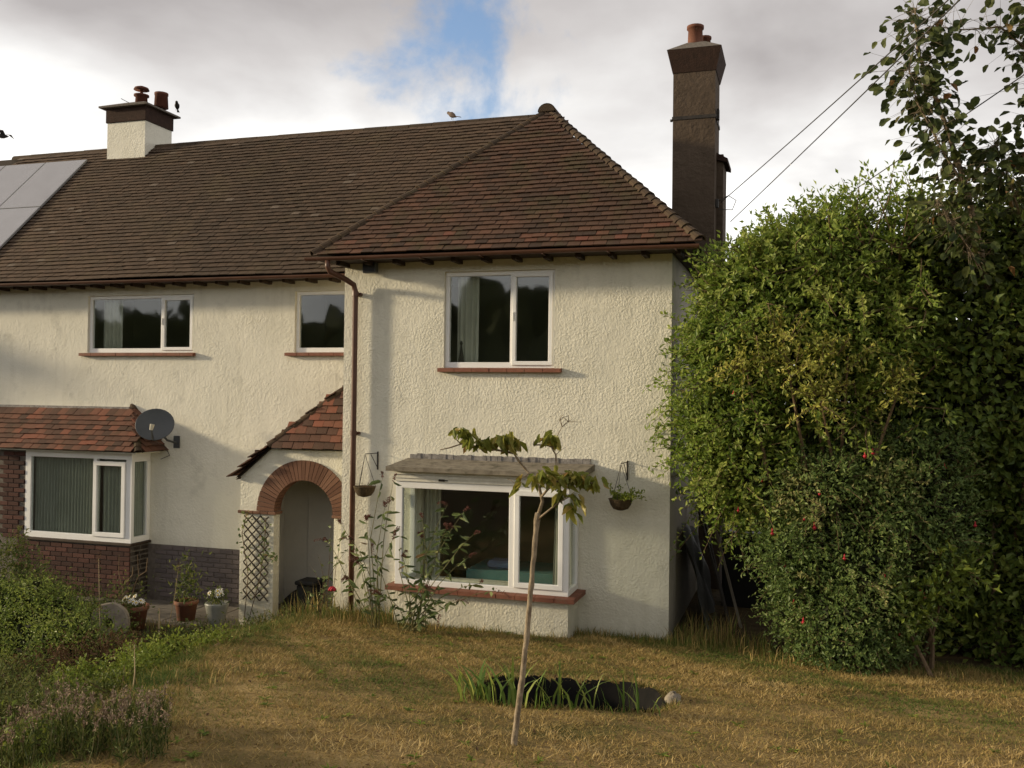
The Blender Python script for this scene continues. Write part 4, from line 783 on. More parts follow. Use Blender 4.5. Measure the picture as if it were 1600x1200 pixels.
# ------------------------------------------------------------------ garden
def gz(x, y): return float(G0(x, y))
def shrub(name, base, blobs, m, label, nclump, per, ln, wd, spread=.11, tint=(.5, .2), cat='shrub', group=None, back=.25, sprigs=0, branches=5, sl=(.15, .45), bias=(0, 0, 0), inner=0, lumps=0, lr=(.16, .40)):
    """irregular bush: leaf clumps over and inside a union of ellipsoids, sprigs breaking the outline, woody limbs inside"""
    t = empty(name, base, label, cat, group); B = np.array(blobs, float); n0 = len(B); boff = np.zeros(n0)
    if lumps:                                                # boughs that break the round outline
        sub = []; wv_ = B[:, 3] * B[:, 5]; pick_ = rng.choice(n0, lumps, p=wv_ / wv_.sum())
        for k in pick_:
            d_ = nrm(rng.normal(size=3) * (1, .8, 1.1)); d_[1] = -abs(d_[1]) * .9; r_ = rng.uniform(*lr); sub.append((*(B[k, :3] + d_ * B[k, 3:] * rng.uniform(.85, 1.1)), r_ * rng.uniform(.7, 1.3), r_ * rng.uniform(.6, 1.), r_ * rng.uniform(.6, 1.2)))
        B = np.concatenate([B, np.array(sub)]); boff = np.concatenate([boff, rng.normal(0.02, .14, lumps)])
    w = (B[:, 3] * B[:, 5] + B[:, 3] * B[:, 4] + B[:, 4] * B[:, 5]); w /= w.sum()
    n = int(nclump * 2.2); bi = rng.choice(len(B), n, p=w); dv = rdir(n); keep = (dv[:, 1] < .35) | (rng.random(n) < back); dv = dv[keep]; bi = bi[keep]
    rad = np.where(rng.random(len(dv)) < .72, rng.normal(.96, .07, len(dv)), rng.uniform(.55, .9, len(dv)))
    # lumpiness of the outline
    rad *= 1 + .10 * np.sin(dv[:, 0] * 6 + bi * 2.1) * np.sin(dv[:, 2] * 7 + bi) + .05 * np.sin(dv[:, 1] * 13 + dv[:, 2] * 11)
    c = B[bi, :3] + dv * rad[:, None] * B[bi, 3:]
    ins = np.zeros(len(c), bool)
    for k in range(len(B)):
        q = np.linalg.norm((c - B[k, :3]) / B[k, 3:], axis=1); ins |= (q < (.72 if k < n0 else .6)) & (bi != k)
    ok = (~ins) & (c[:, 2] > G0(c[:, 0], c[:, 1]) + .03); c = c[ok][:nclump]; nv = nrm(dv[ok][:nclump] / B[bi[ok][:nclump], 3:])
    nc = len(c); bk_ = bi[ok][:nclump]; ct = rng.normal(tint[0], tint[1] * .6, nc) + boff[bk_]
    idx = np.repeat(np.arange(nc), per); N_ = len(idx)
    pos = c[idx] + rng.normal(0, spread, (N_, 3)); ax = nv[idx] * .8 + rdir(N_) * .9 + np.array((0, 0, .05)) + np.array(bias); up = nv[idx] + rdir(N_) * .5 + np.array((0, 0, .6))
    tn = ct[idx] + rng.normal(0, tint[1] * .6, N_); lns = ln * rng.uniform(.65, 1.25, N_); P = [pos]; A = [ax]; Up = [up]; T = [tn]; Ls = [lns]
    tw = MB()
    for k in range(sprigs):
        j = rng.integers(nc); d0 = nrm(nv[j] * .8 + rng.normal(0, .35, 3) + np.array((0, 0, .55))); l = rng.uniform(*sl); m_ = int(l / (ln * .30)) + 2
        tt = np.linspace(0, l, m_); line = c[j] - nv[j] * .06 + d0 * tt[:, None] + np.array((0, 0, -rng.uniform(.3, 1.1))) * (tt[:, None] ** 2); P.append(line); sd_ = rdir(m_); A.append(d0 * .5 + sd_); Up.append(np.tile(d0, (m_, 1)) + rdir(m_) * .4); T.append(ct[j] + .12 + rng.normal(0, tint[1] * .5, m_)); Ls.append(ln * rng.uniform(.6, 1.1, m_))
        tw.tube([tuple(line[0]), tuple(line[len(line) // 2]), tuple(line[-1])], [.006, .004, .002], 4, False)
    P, A, Up, T, Ls = (np.concatenate(a) for a in (P, A, Up, T, Ls)); gmin = G0(P[:, 0], P[:, 1]) + .005; P[:, 2] = np.maximum(P[:, 2], gmin)
    leafpart('foliage', t, P, A, Up, Ls, Ls * (wd / ln), T, m)
    ni = int(inner * sum(b[3] * b[4] * b[5] for b in blobs) ** .8) if inner else 0
    if ni:                                                   # filler leaves deep inside, shade put into their dark colour
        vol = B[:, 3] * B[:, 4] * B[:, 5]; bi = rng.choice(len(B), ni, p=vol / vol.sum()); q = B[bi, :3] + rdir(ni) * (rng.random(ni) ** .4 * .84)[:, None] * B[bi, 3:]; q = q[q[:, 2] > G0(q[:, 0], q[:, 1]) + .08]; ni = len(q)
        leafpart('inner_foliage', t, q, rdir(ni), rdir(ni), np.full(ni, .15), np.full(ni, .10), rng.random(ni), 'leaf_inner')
    for k in range(branches):
        j = k % len(B); e = B[k % n0, :3] + rng.normal(0, .2, 3) * B[k % n0, 3:]; b0 = np.array(base) + rng.normal(0, .08, 3) * (1, 1, 0); b0[2] -= .05; mid = (b0 + e) / 2 + rng.normal(0, .12, 3); tw.tube([tuple(b0), tuple(mid), tuple(e)], [.035, .025, .01], 6)
    if tw.v: tw.part('branches', 'twig', t, kind='stuff')
    return t
# --- the tall growth along the right-hand boundary
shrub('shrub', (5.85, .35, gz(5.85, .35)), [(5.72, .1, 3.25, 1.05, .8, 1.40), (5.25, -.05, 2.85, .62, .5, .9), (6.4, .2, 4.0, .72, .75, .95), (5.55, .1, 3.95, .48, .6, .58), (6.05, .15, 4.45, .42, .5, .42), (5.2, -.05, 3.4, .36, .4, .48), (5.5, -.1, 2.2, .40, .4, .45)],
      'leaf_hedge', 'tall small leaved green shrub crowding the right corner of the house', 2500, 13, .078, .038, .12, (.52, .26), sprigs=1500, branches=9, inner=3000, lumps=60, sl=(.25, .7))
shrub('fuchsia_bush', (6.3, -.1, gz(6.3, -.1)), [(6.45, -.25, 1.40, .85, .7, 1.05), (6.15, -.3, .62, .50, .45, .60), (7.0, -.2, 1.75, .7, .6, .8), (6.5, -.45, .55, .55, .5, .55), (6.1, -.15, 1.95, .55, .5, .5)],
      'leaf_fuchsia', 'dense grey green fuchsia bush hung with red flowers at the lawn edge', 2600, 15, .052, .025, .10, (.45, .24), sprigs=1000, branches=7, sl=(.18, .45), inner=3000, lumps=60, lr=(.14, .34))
shrub('golden_shrub', (6.15, .0, gz(6.15, 0)), [(5.6, -.98, 3.62, .30, .16, .09), (5.95, -1.02, 3.32, .28, .18, .10), (6.35, -.98, 3.42, .34, .18, .10), (6.85, -.85, 3.1, .12, .16, .18), (5.4, -.9, 3.28, .25, .15, .08), (6.1, -1.02, 2.95, .12, .14, .16)],
      'leaf_gold', 'yellow green golden leaved branches across the middle of the tall hedge', 120, 9, .065, .028, .11, (.30, .25), sprigs=130, branches=6, sl=(.15, .4))
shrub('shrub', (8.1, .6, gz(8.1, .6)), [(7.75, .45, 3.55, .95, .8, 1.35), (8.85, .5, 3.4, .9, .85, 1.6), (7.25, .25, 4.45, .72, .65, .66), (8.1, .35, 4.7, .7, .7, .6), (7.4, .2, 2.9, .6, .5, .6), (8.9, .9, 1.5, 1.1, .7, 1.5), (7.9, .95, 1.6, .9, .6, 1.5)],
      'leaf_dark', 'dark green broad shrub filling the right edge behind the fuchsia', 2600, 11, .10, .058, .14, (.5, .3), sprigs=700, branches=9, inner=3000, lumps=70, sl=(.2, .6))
shrub('shrub', (7.15, -.35, gz(7.15, -.35)), [(7.1, -.65, .95, .30, .26, .28), (7.42, -.6, 1.25, .28, .24, .20), (6.85, -.65, .62, .25, .22, .2)],
      'leaf_bright', 'small bright green leafy spray low in front of the dark shrub', 70, 11, .095, .05, .09, (.25, .22), sprigs=60, branches=4, sl=(.15, .4))
def leaders(t, spots, m, ln, wd):
    P = []; A = []; T = []; tw = MB()
    for b, e in spots:
        b, e = Vector(b), Vector(e); l = (e - b).length; bow = Vector((random.gauss(0, .08), random.gauss(0, .08), .08 * l)); q = [b, b.lerp(e, .5) + bow, e]; tw.tube(q, [.009, .006, .002], 4, False)
        for k in range(int(l / .022)):
            f = random.random() ** .8; p = b.lerp(e, f) + bow * (4 * f * (1 - f)); o = Vector(rng.normal(0, .045, 3)); P.append(p + o); A.append(o.normalized() + (e - b).normalized() * .6); T.append(random.gauss(.6, .2))
    leafpart('leader_foliage', t, np.array(P), np.array(A), rdir(len(P)) + np.array((0, 0, .6)), ln, wd, np.array(T), m); tw.part('leader_stems', 'twig', t, kind='stuff')
sh0 = bpy.data.objects['shrub']; LS = []
for k in range(110):
    x = random.uniform(4.9, 7.4); zt = 4.25 + min(x - 4.9, 1.5) * .46 + random.uniform(-.15, .2); y = random.uniform(-.45, .35); LS.append(((x + .15, y, zt - .45), (x + random.gauss(-.12, .25), y + random.gauss(0, .15), zt + random.uniform(.05, .55))))
for k in range(60):
    z = random.uniform(1.9, 4.4); x = 4.85 + abs(z - 3.1) * .15; y = random.uniform(-.55, -.1); LS.append(((x + .35, y, z - .05), (x - random.uniform(-.05, .42), y - random.uniform(0, .25), z + random.uniform(-.35, .4))))
for k in range(90):                                          # arching sprays out of the front face
    x = random.uniform(5.2, 7.2); z = random.uniform(2.3, 4.7); LS.append(((x, -.45, z), (x + random.gauss(-.15, .25), -.85 - random.uniform(0, .3), z + random.uniform(-.35, .25))))
leaders(sh0, LS, 'leaf_hedge', .072, .034)
def flowers(t, spots):
    me = MB().lathe([(.003, 0), (.008, -.012), (.011, -.03), (.009, -.042)], n=6).lathe([(.009, -.040), (.026, -.058), (.016, -.070), (.004, -.085)], n=6).mesh('flower', 'fuchsia_red', smooth=True)
    for p in spots: piece('flower', me, t, Matrix.Translation(p) @ Matrix.Rotation(random.uniform(0, 6), 4, 'Z') @ Matrix.Scale(random.uniform(.75, 1.05), 4))
fb = bpy.data.objects['fuchsia_bush']
flowers(fb, [(5.75, -.8, 1.2), (5.95, -.95, 1.72), (6.10, -1.0, 2.0), (6.05, -1.02, 1.66), (6.75, -.95, 1.15), (7.1, -.85, 1.02), (7.13, -.86, .98), (5.62, -.85, 1.55), (6.62, -.95, 2.45), (6.55, -.92, 2.42), (7.65, -.6, 1.7), (6.45, -1.0, .42), (6.5, -.95, .30), (5.95, -.85, .62), (5.85, -.8, .80), (6.9, -.8, .55), (6.35, -1.05, 1.35), (5.5, -.7, 2.1), (7.35, -.6, 2.3), (5.2, -.85, 3.05), (5.25, -.7, 1.75)])
# round-leaved tree leaning out of the hedge top
rt = empty('round_leaved_tree', (8.05, .5, gz(8.05, .5)), 'slender tree with large round leaves reaching above the hedge at right', 'tree')
limb = {'a': [(8.05, .5, .0), (8.0, .45, 2.2), (7.85, -.1, 4.2), (7.5, -.92, 5.1), (7.28, -.98, 5.8), (7.02, -1.05, 6.5), (6.98, -1.1, 6.95)], 'b': [(8.0, .45, 2.2), (8.3, .1, 4.4), (8.25, -.75, 5.6), (8.1, -.78, 6.6), (8.15, -.8, 7.4)], 'c': [(7.5, -.92, 5.1), (7.25, -1.05, 5.5), (7.0, -1.1, 6.0), (6.92, -1.15, 6.35)], 'd': [(8.1, -.78, 6.5), (7.8, -.9, 6.75), (7.45, -1.0, 6.72), (7.1, -1.05, 6.78)],
        'e': [(7.85, -.1, 4.2), (7.45, -1.0, 4.6), (7.2, -1.05, 5.0)], 'f': [(8.3, .1, 4.6), (7.9, -.85, 5.2), (7.75, -.9, 5.6)], 'g': [(8.25, -.75, 5.2), (8.6, -.8, 5.8), (8.7, -.8, 6.4)]}
tr = MB(); PP = []; AA = []; TT = []
for k, pts in limb.items():
    r0 = .05 if k == 'a' else .03; r0 = .015 if k in 'cdefg' else r0; tr.tube(pts, [r0 * (1 - .8 * i / (len(pts) - 1)) for i in range(len(pts))], 7)
    pts = [Vector(p) for p in pts]; dens = {'a': 430, 'b': 420, 'c': 230, 'd': 80, 'e': 190, 'f': 220, 'g': 240}[k]
    for q in range(dens):
        s_ = random.random() ** .8 * (len(pts) - 1); i = min(int(s_), len(pts) - 2); p = pts[i].lerp(pts[i + 1], s_ - i)
        if p.z < 4.2: continue
        o = Vector((random.gauss(0, .14), random.gauss(0, .14), random.gauss(0, .12))); PP.append(p + o); AA.append(o.normalized() + Vector((0, 0, -.55)) + Vector(rng.normal(0, .3, 3))); TT.append(random.random())
        tr.tube([p, p + o * .5 + Vector((0, 0, .012)), p + o], [.003, .002, .0012], 3, False)
tr.part('trunk', 'bark', rt, True)
def roundleaf(name, parent, P, A, T, L_, Wd, m, n=8, curl=.25):
    P = np.array(P, float); A = nrm(np.array(A, float)); k = len(P); up = nrm(rdir(k) + np.array((-.3, -.6, .5))); side = nrm(np.cross(A, up)); up = np.cross(side, A); Ls = (L_ * rng.uniform(.6, 1.2, k))[:, None]; V = []; off = np.array(BASE[root_of(parent).name])
    V.append(P + A * Ls * .5 - up * Ls * .06)
    for i in range(n):
        a = 2 * math.pi * i / n; y = -math.cos(a); x = math.sin(a); tp = 1.12 if i == n // 2 else 1.0
        V.append(P + A * Ls * (.5 + .5 * y * tp) + side * Ls * (Wd / L_) * .5 * x + up * Ls * (curl * .22 * x * x - .08 * (y > .5)))
    V = np.stack(V, 1) - off; Fq = []
    for i in range(n): Fq.append((0, 1 + i, 1 + (i + 1) % n))
    Fq = np.array(Fq); idx = (np.arange(k) * (n + 1))[:, None, None] + Fq[None]; me = arrmesh(name, V.reshape(-1, 3), idx.reshape(-1, 3), m, np.repeat(np.array(T), n + 1))
    o = bpy.data.objects.new(name, me); col.objects.link(o); o.parent = parent; return o
roundleaf('crown', rt, PP, AA, TT, .108, .082, 'leaf_round', 8, .9)
# rear hedge closing the view beyond the passage
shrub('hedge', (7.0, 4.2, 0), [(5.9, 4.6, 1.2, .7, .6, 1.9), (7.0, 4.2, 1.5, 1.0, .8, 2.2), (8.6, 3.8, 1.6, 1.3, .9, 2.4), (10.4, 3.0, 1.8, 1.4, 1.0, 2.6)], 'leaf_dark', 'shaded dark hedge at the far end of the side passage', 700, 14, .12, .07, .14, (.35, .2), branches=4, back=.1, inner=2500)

# --- sapling on the lawn
sx, sy = 4.12, -5.44; sg = gz(sx, sy); sp = empty('sapling', (sx, sy, sg), 'thin young tree with drooping bronze green leaf clusters on the lawn', 'tree'); AXR = Vector((.955, .297, 0)); AXD = Vector((-.297, .955, 0))
def SP(u, v, dd=0): return Vector((sx, sy, sg)) + AXR * ((u - 803) / 237) + Vector((0, 0, (1165 - v) / 237)) + AXD * dd
tp_ = [(803, 1174, .030), (804, 1150, .024), (815, 1060, .021), (824, 960, .0195), (830, 880, .0185), (833, 835, .019), (836, 803, .022)]; pts = []; rr_ = []
for k in range(34):
    f = k / 33; vpx = 1174 + (803 - 1174) * f; upx = np.interp(-vpx, [-p[1] for p in tp_], [p[0] for p in tp_]); r_ = np.interp(-vpx, [-p[1] for p in tp_], [p[2] for p in tp_]); pts.append(SP(upx + random.gauss(0, .3), vpx, random.gauss(0, .0015))); rr_.append(float(r_) * .88 * (1 + random.uniform(-.06, .06) + (.16 if k in (9, 16, 23, 29, 32) else 0)))
tr = MB().tube(pts, rr_, 10)
tr.part('trunk', 'bark', sp, True); tr = MB()
BR = [([(836, 808, 0), (843, 785, .0), (838, 765, .02), (822, 742, .03), (806, 724, .02), (796, 708, 0), (788, 694, -.02)], .014), ([(796, 710, 0), (770, 706, .04), (745, 702, .05), (715, 697, .03), (696, 703, .0), (682, 706, -.03)], .008), ([(715, 698, .03), (706, 690, .02), (712, 678, 0)], .005),
      ([(841, 778, 0), (852, 764, -.03), (866, 752, -.05), (884, 747, -.06), (905, 748, -.04)], .009), ([(862, 755, -.05), (864, 730, -.02), (863, 712, 0), (856, 700, .02), (846, 697, .03), (828, 698, .05)], .008), ([(858, 702, .02), (864, 684, .0), (872, 668, -.02), (882, 660, -.02)], .004), ([(872, 668, -.02), (868, 658, 0)], .0025),
      ([(834, 815, 0), (850, 800, -.04), (868, 784, -.07), (884, 775, -.08), (895, 786, -.08)], .009), ([(822, 742, .03), (805, 752, -.05), (800, 756, -.08)], .004), ([(796, 710, 0), (806, 704, -.04), (808, 696, -.05)], .004), ([(905, 748, -.04), (922, 756, -.02), (930, 766, 0)], .004), ([(866, 752, -.05), (850, 744, -.15), (838, 742, -.2)], .005)]
for k in range(26):                                          # side twigs
    pts, r = random.choice(BR[:9]); q = random.choice(pts[1:]); a_ = random.uniform(0, 6.28); l_ = random.uniform(8, 24); BR.append(([q, (q[0] + math.cos(a_) * l_ * .5, q[1] - abs(math.sin(a_)) * l_ * .5, q[2]), (q[0] + math.cos(a_) * l_, q[1] - abs(math.sin(a_)) * l_ * .7, q[2] + random.gauss(0, .03))], .0028))
for pts, r in BR: tr.tube([SP(*p) for p in pts], [r * (1 - .6 * i / (len(pts) - 1)) for i in range(len(pts))], 6)
tr.part('branches', 'bark', sp, True)
PP = []; AA = []; TT = []
for u, v, w, n_, dd in [(714, 674, 13, 13, 0), (740, 692, 13, 12, .03), (758, 690, 10, 10, .05), (775, 692, 10, 8, .04), (788, 682, 13, 16, -.02), (798, 690, 8, 7, -.02), (852, 682, 12, 16, .02), (864, 744, 20, 22, -.05), (884, 742, 15, 18, -.05), (905, 746, 14, 20, -.03), (925, 752, 8, 14, 0), (845, 740, 13, 12, -.18), (832, 742, 9, 8, -.2), (890, 778, 9, 10, -.08), (875, 765, 10, 10, -.07), (892, 792, 5, 4, -.08), (806, 752, 5, 5, -.08), (728, 684, 8, 6, .02)]:
    for k in range(int(n_ * 1.35)):
        PP.append(SP(u + random.gauss(0, w * .55), v + random.gauss(0, 5), dd + random.gauss(0, w * .55 / 237))); a = random.uniform(0, 6.28); AA.append((math.cos(a) * .7, math.sin(a) * .7, -random.uniform(.2, 1.3))); TT.append(random.betavariate(2, 2.2))
roundleaf('foliage', sp, PP, AA, TT, .092, .036, 'leaf_sapling', 8, 1.0)

# --- buddleia in front of the bay, with spent flower spikes
bd = empty('buddleia', (1.55, -1.15, gz(1.55, -1.15)), 'lanky buddleia with drooping leaves and brown flower spikes before the bay window', 'shrub')
st = MB(); PP = []; AA = []; TT = []; sk = MB(); SP_ = []
def stem(b, tip, nl, spike=True, w=.007):
    b, tip = Vector(b), Vector(tip); mid = (b + tip) / 2 + Vector((random.gauss(0, .05), random.gauss(0, .05), .10 * (tip - b).length)); pts = [b, b.lerp(mid, .5) + Vector((0, 0, .03)), mid, mid.lerp(tip, .55) + Vector((0, 0, .03)), tip]; st.tube(pts, [w, w * .85, w * .7, w * .5, w * .3], 5)
    for k in range(nl):
        s_ = .6 + random.random() * 3.4; i = min(int(s_), 3); p = pts[i].lerp(pts[i + 1], s_ - i); a = random.uniform(0, 6.28); PP.append(p); AA.append((math.cos(a), math.sin(a), random.uniform(-.9, .25))); TT.append(random.random() * .9 + (.1 if random.random() < .1 else 0))
    if spike:
        for q in range(random.choice((1, 1, 2, 3))):
            dv = (tip - pts[3]).normalized() + Vector(rng.normal(0, .45, 3)); dv.normalize(); l = random.uniform(.10, .19); e = tip + dv * l + Vector((0, 0, -.06)); SP_.append((tip, tip.lerp(e, .5) + Vector((0, 0, .025)), e))
B0 = (1.55, -1.15, gz(1.55, -1.15) - .02)
for tip, nl in [((2.02, -1.3, 1.42), 26), ((2.22, -1.25, 1.62), 20), ((1.95, -1.1, 1.66), 18), ((1.72, -1.3, 1.52), 16), ((2.38, -1.35, 1.38), 16), ((2.30, -1.3, 1.1), 14), ((2.42, -1.25, .80), 14), ((1.45, -1.25, 1.05), 16), ((1.05, -1.2, 1.05), 12), ((1.8, -1.35, .75), 16), ((2.15, -1.35, .60), 16), ((1.2, -1.3, .6), 14), ((1.62, -1.05, 1.25), 14), ((2.6, -1.2, .72), 10), ((1.95, -1.3, .42), 14), ((1.35, -1.1, 1.35), 10)]:
    stem((B0[0] + random.gauss(0, .07), B0[1] + random.gauss(0, .05), B0[2]), tip, nl)
B1 = (1.10, -1.2, gz(1.10, -1.2) - .02)
for tip, nl in [((1.22, -1.25, 1.62), 12), ((1.16, -1.2, 1.95), 10), ((.98, -1.25, 1.45), 10), ((1.30, -1.2, 1.92), 8), ((.80, -1.25, 1.20), 10), ((.62, -1.2, 1.38), 10), ((.45, -1.2, 1.15), 8), ((.90, -1.25, .92), 12), ((.72, -1.2, .72), 10), ((1.35, -1.3, 1.25), 10)]:
    stem((B1[0] + random.gauss(0, .03), B1[1] + random.gauss(0, .03), B1[2]), tip, nl)
st.part('stems', 'stem_green', bd, True)
roundleaf('foliage', bd, PP, AA, TT, .135, .034, 'leaf_buddleia', 6, .8)
V = []; Pn = []; An = []
for a, m_, e in SP_:
    for k in range(70):
        t_ = random.random(); p = (a.lerp(m_, t_ * 2) if t_ < .5 else m_.lerp(e, t_ * 2 - 1)); Pn.append(p + Vector(rng.normal(0, .008 * (1.2 - t_ * .7), 3))); An.append(rng.normal(0, 1, 3))
leafpart('flower_spikes', bd, np.array(Pn), np.array(An), rdir(len(Pn)), .018, .010, rng.random(len(Pn)), 'flower_spent')
# rose at the right pier of the porch
rs = empty('rose', (.02, -.45, gz(.02, -.45)), 'straggly rose with one red bloom beside the porch pier', 'rose'); st = MB(); PP = []; AA = []; TT = []
for tip, nl in [((.12, -.5, 1.28), 14), ((.28, -.5, 1.2), 12), ((-.10, -.45, .85), 10), ((.2, -.5, .42), 12), ((.35, -.48, .95), 10), ((-.25, -.4, .7), 8), ((-.2, -.45, .35), 14), ((.05, -.5, .6), 12)]: stem((.02 + random.gauss(0, .06), -.45 + random.gauss(0, .05), gz(.02, -.45) - .02), tip, nl, False, .005)
st.part('stems', 'twig', rs, True); roundleaf('foliage', rs, PP, AA, TT, .06, .034, 'leaf_buddleia', 6, .5)
fl_ = MB()
for r_, z_, nn in ((.018, .012, 5), (.030, .004, 6), (.040, -.008, 7)):
    for k in range(nn): a = 6.28 * k / nn + r_ * 30; fl_.ball((.16 + r_ * math.cos(a), -.53 + r_ * math.sin(a) * .8, .43 + z_), (.016, .016, .020), 7, 5)
fl_.part('bloom', 'fuchsia_red', rs, True)

# --- trellis and climber on the porch pier
tl = empty('trellis', (-1.6, .45, -.1), 'dark diamond lattice trellis on the left porch pier', 'trellis'); tx0, tx1, tz0, tz1 = -1.81, -1.40, -.06, 1.17; tw_ = tx1 - tx0
for sgn in (1, -1):
    for k in range(-3, 11):
        z0 = tz0 + k * .136; pts = []
        x, z = (tx0, z0) if sgn > 0 else (tx1, z0); x2, z2 = (tx1, z0 + tw_ * .98) if sgn > 0 else (tx0, z0 + tw_ * .98)
        a, c_ = Vector((x, .47, z)), Vector((x2, .47, z2))
        def clipz(p, q, zz): return p.lerp(q, (zz - p.z) / (q.z - p.z))
        if c_.z < tz0 or a.z > tz1: continue
        if a.z < tz0: a = clipz(a, c_, tz0)
        if c_.z > tz1: c_ = clipz(a, c_, tz1)
        if (c_ - a).length < .06: continue
        dv = (c_ - a).normalized(); sd2 = Vector((-dv.z, 0, dv.x)) * .009; y0 = .452 if sgn > 0 else .461
        vs = [(a.x + sd2.x, y0, a.z + sd2.z), (a.x - sd2.x, y0, a.z - sd2.z), (c_.x - sd2.x, y0, c_.z - sd2.z), (c_.x + sd2.x, y0, c_.z + sd2.z)]
        MB().add(vs + [(v[0], y0 + .008, v[2]) for v in vs], [(0, 1, 2, 3), (7, 6, 5, 4), (0, 4, 5, 1), (1, 5, 6, 2), (2, 6, 7, 3), (3, 7, 4, 0)]).part('slat', 'trellis_wood', tl)
cl = empty('climber', (-1.75, .40, -.45), 'thin leafy climber growing up the lattice trellis', 'plant'); st = MB(); PP = []; AA = []; TT = []
for pts in ([(-1.75, .40, -.45), (-1.70, .42, .3), (-1.82, .43, .9), (-1.74, .43, 1.2)], [(-1.7, .4, -.45), (-1.5, .42, .3), (-1.44, .42, .8), (-1.42, .42, 1.15)], [(-1.46, .42, .6), (-1.3, .38, .62), (-1.22, .36, .60)]):
    st.tube(pts, .006, 5)
    for k in range(46): s_ = random.random() ** .7 * (len(pts) - 1.001); i = int(s_); p = Vector(pts[i]).lerp(Vector(pts[i + 1]), s_ - i); PP.append(p + Vector(rng.normal(0, .035, 3)) * 1); AA.append(rng.normal(0, 1, 3) + (0, -.6, -.2)); TT.append(random.random())
st.part('stems', 'twig', cl, True); roundleaf('foliage', cl, PP, AA, TT, .05, .036, 'leaf_buddleia', 6, .4)
# black container in the porch
bx = empty('storage_box', (-1.0, .95, -.32), 'black box standing just inside the arched porch', 'box'); MB().bbox(-1.14, -.84, .80, 1.12, -.32, .13, .02).part('body', 'black_plastic', bx); MB().bbox(-1.16, -.82, .78, 1.14, .131, .19, .015).part('lid', 'black_plastic', bx)
MB().prism([(-1.40, -.32), (-1.15, -.32), (-1.15, .06), (-1.22, .02), (-1.36, -.10)], .84, 1.08).thing('bag', 'black_plastic', (-1.25, .96, -.32), 'slumped black bag beside the box in the porch', 'bag')

# --- pots and ornaments by the path
def rim_pot(name, c, r, h, m, label, cat, group=None, taper=.72):
    t = empty(name, c, label, cat, group); MB().lathe([(r * taper, 0), (r * .93, h * .78), (r, h * .8), (r * 1.04, h * .82), (r * 1.04, h * .99), (r, h), (r * .9, h), (r * .86, h * .88), (.01, h * .87)], c, 20).part('pot', m, t, True); return t
pz = -.455
p1 = rim_pot('flower_pot', (-3.28, -.05, -.49), .20, .34, 'terracotta', 'terracotta pot of white flowers beside the millstone', 'flower pot')
def blooms(t, c, n, rad, hgt, size):
    me = MB()
    for k in range(8): a = 6.283 * k / 8; me.add([(0, 0, 0), (math.cos(a - .3) * size * .6, math.sin(a - .3) * size * .6, .006), (math.cos(a) * size, math.sin(a) * size, .0), (math.cos(a + .3) * size * .6, math.sin(a + .3) * size * .6, .006)], [(0, 1, 2, 3)])
    me = me.mesh('bloom', 'petal_white'); ce = MB().ball((0, 0, .004), (size * .3, size * .3, size * .15), 8, 4).mesh('centre', 'petal_yellow', smooth=True); st = MB()
    for k in range(n):
        a = random.uniform(0, 6.28); r_ = rad * math.sqrt(random.random()); q = Vector((c[0] + r_ * math.cos(a), c[1] + r_ * math.sin(a), c[2] + hgt * random.uniform(.55, 1.1))); dv = Vector((math.cos(a) * .5, math.sin(a) * .4 - .7, .6)).normalized(); rot = dv.to_track_quat('Z', 'Y').to_matrix().to_4x4()
        b_ = piece('bloom', me, t, Matrix.Translation(q) @ rot); cc = bpy.data.objects.new('centre', ce); col.objects.link(cc); cc.parent = b_; st.tube([(c[0] + r_ * .4 * math.cos(a), c[1] + r_ * .4 * math.sin(a), c[2] - .03), tuple(q)], .003, 4)
    st.part('stems', 'stem_green', t)
blooms(p1, (-3.28, -.05, -.17), 14, .16, .12, .045)
n = 130; P_ = np.array((-3.28, -.05, -.17)) + rng.normal(0, .09, (n, 3)) * (1, 1, .4); leafpart('foliage', p1, P_, rdir(n) + (0, 0, .5), rdir(n), .06, .028, rng.random(n), 'leaf_mound')
p2 = rim_pot('flower_pot', (-2.80, .50, pz), .17, .30, 'terracotta', 'terracotta pot with a tall green plant against the grey plinth', 'flower pot')
n = 260; P_ = np.array((-2.80, .50, .05)) + rng.normal(0, .10, (n, 3)) * (1, 1, 2.0); P_[:, 2] = np.maximum(P_[:, 2], pz + .28); leafpart('foliage', p2, P_, rdir(n) + (0, 0, .6), rdir(n), .09, .03, rng.random(n), 'leaf_mound')
p3 = empty('vase', (-2.12, .28, -.49), 'tall pale grey ribbed vase of white daisies', 'vase'); b_ = MB(); prof = [(.075, 0), (.09, .02), (.12, .18), (.15, .32), (.165, .38), (.16, .40), (.145, .40), (.13, .33), (.01, .32)]; nn = 32; vs = []
for r_, z_ in prof:
    for k in range(nn): q = r_ * (1 + (.035 if k % 2 else -.02)); a = 6.283 * k / nn; vs.append((-2.12 + q * math.cos(a), .28 + q * math.sin(a), -.49 + z_))
b_.add(vs, [(i * nn + k, i * nn + (k + 1) % nn, (i + 1) * nn + (k + 1) % nn, (i + 1) * nn + k) for i in range(len(prof) - 1) for k in range(nn)]).part('vase_body', 'glaze_grey', p3, True)
blooms(p3, (-2.12, .28, -.12), 9, .12, .20, .05); n = 110; P_ = np.array((-2.12, .28, -.03)) + rng.normal(0, .08, (n, 3)) * (1, 1, .9); leafpart('foliage', p3, P_, rdir(n) + (0, 0, .8), rdir(n), .09, .022, rng.random(n), 'leaf_mound')
ms = MB(); rot = Matrix.Rotation(R(17), 4, 'Z') @ Matrix.Rotation(R(78), 4, 'X'); mc = (-2.90, -1.0, -.16); nn = 28; vs = []
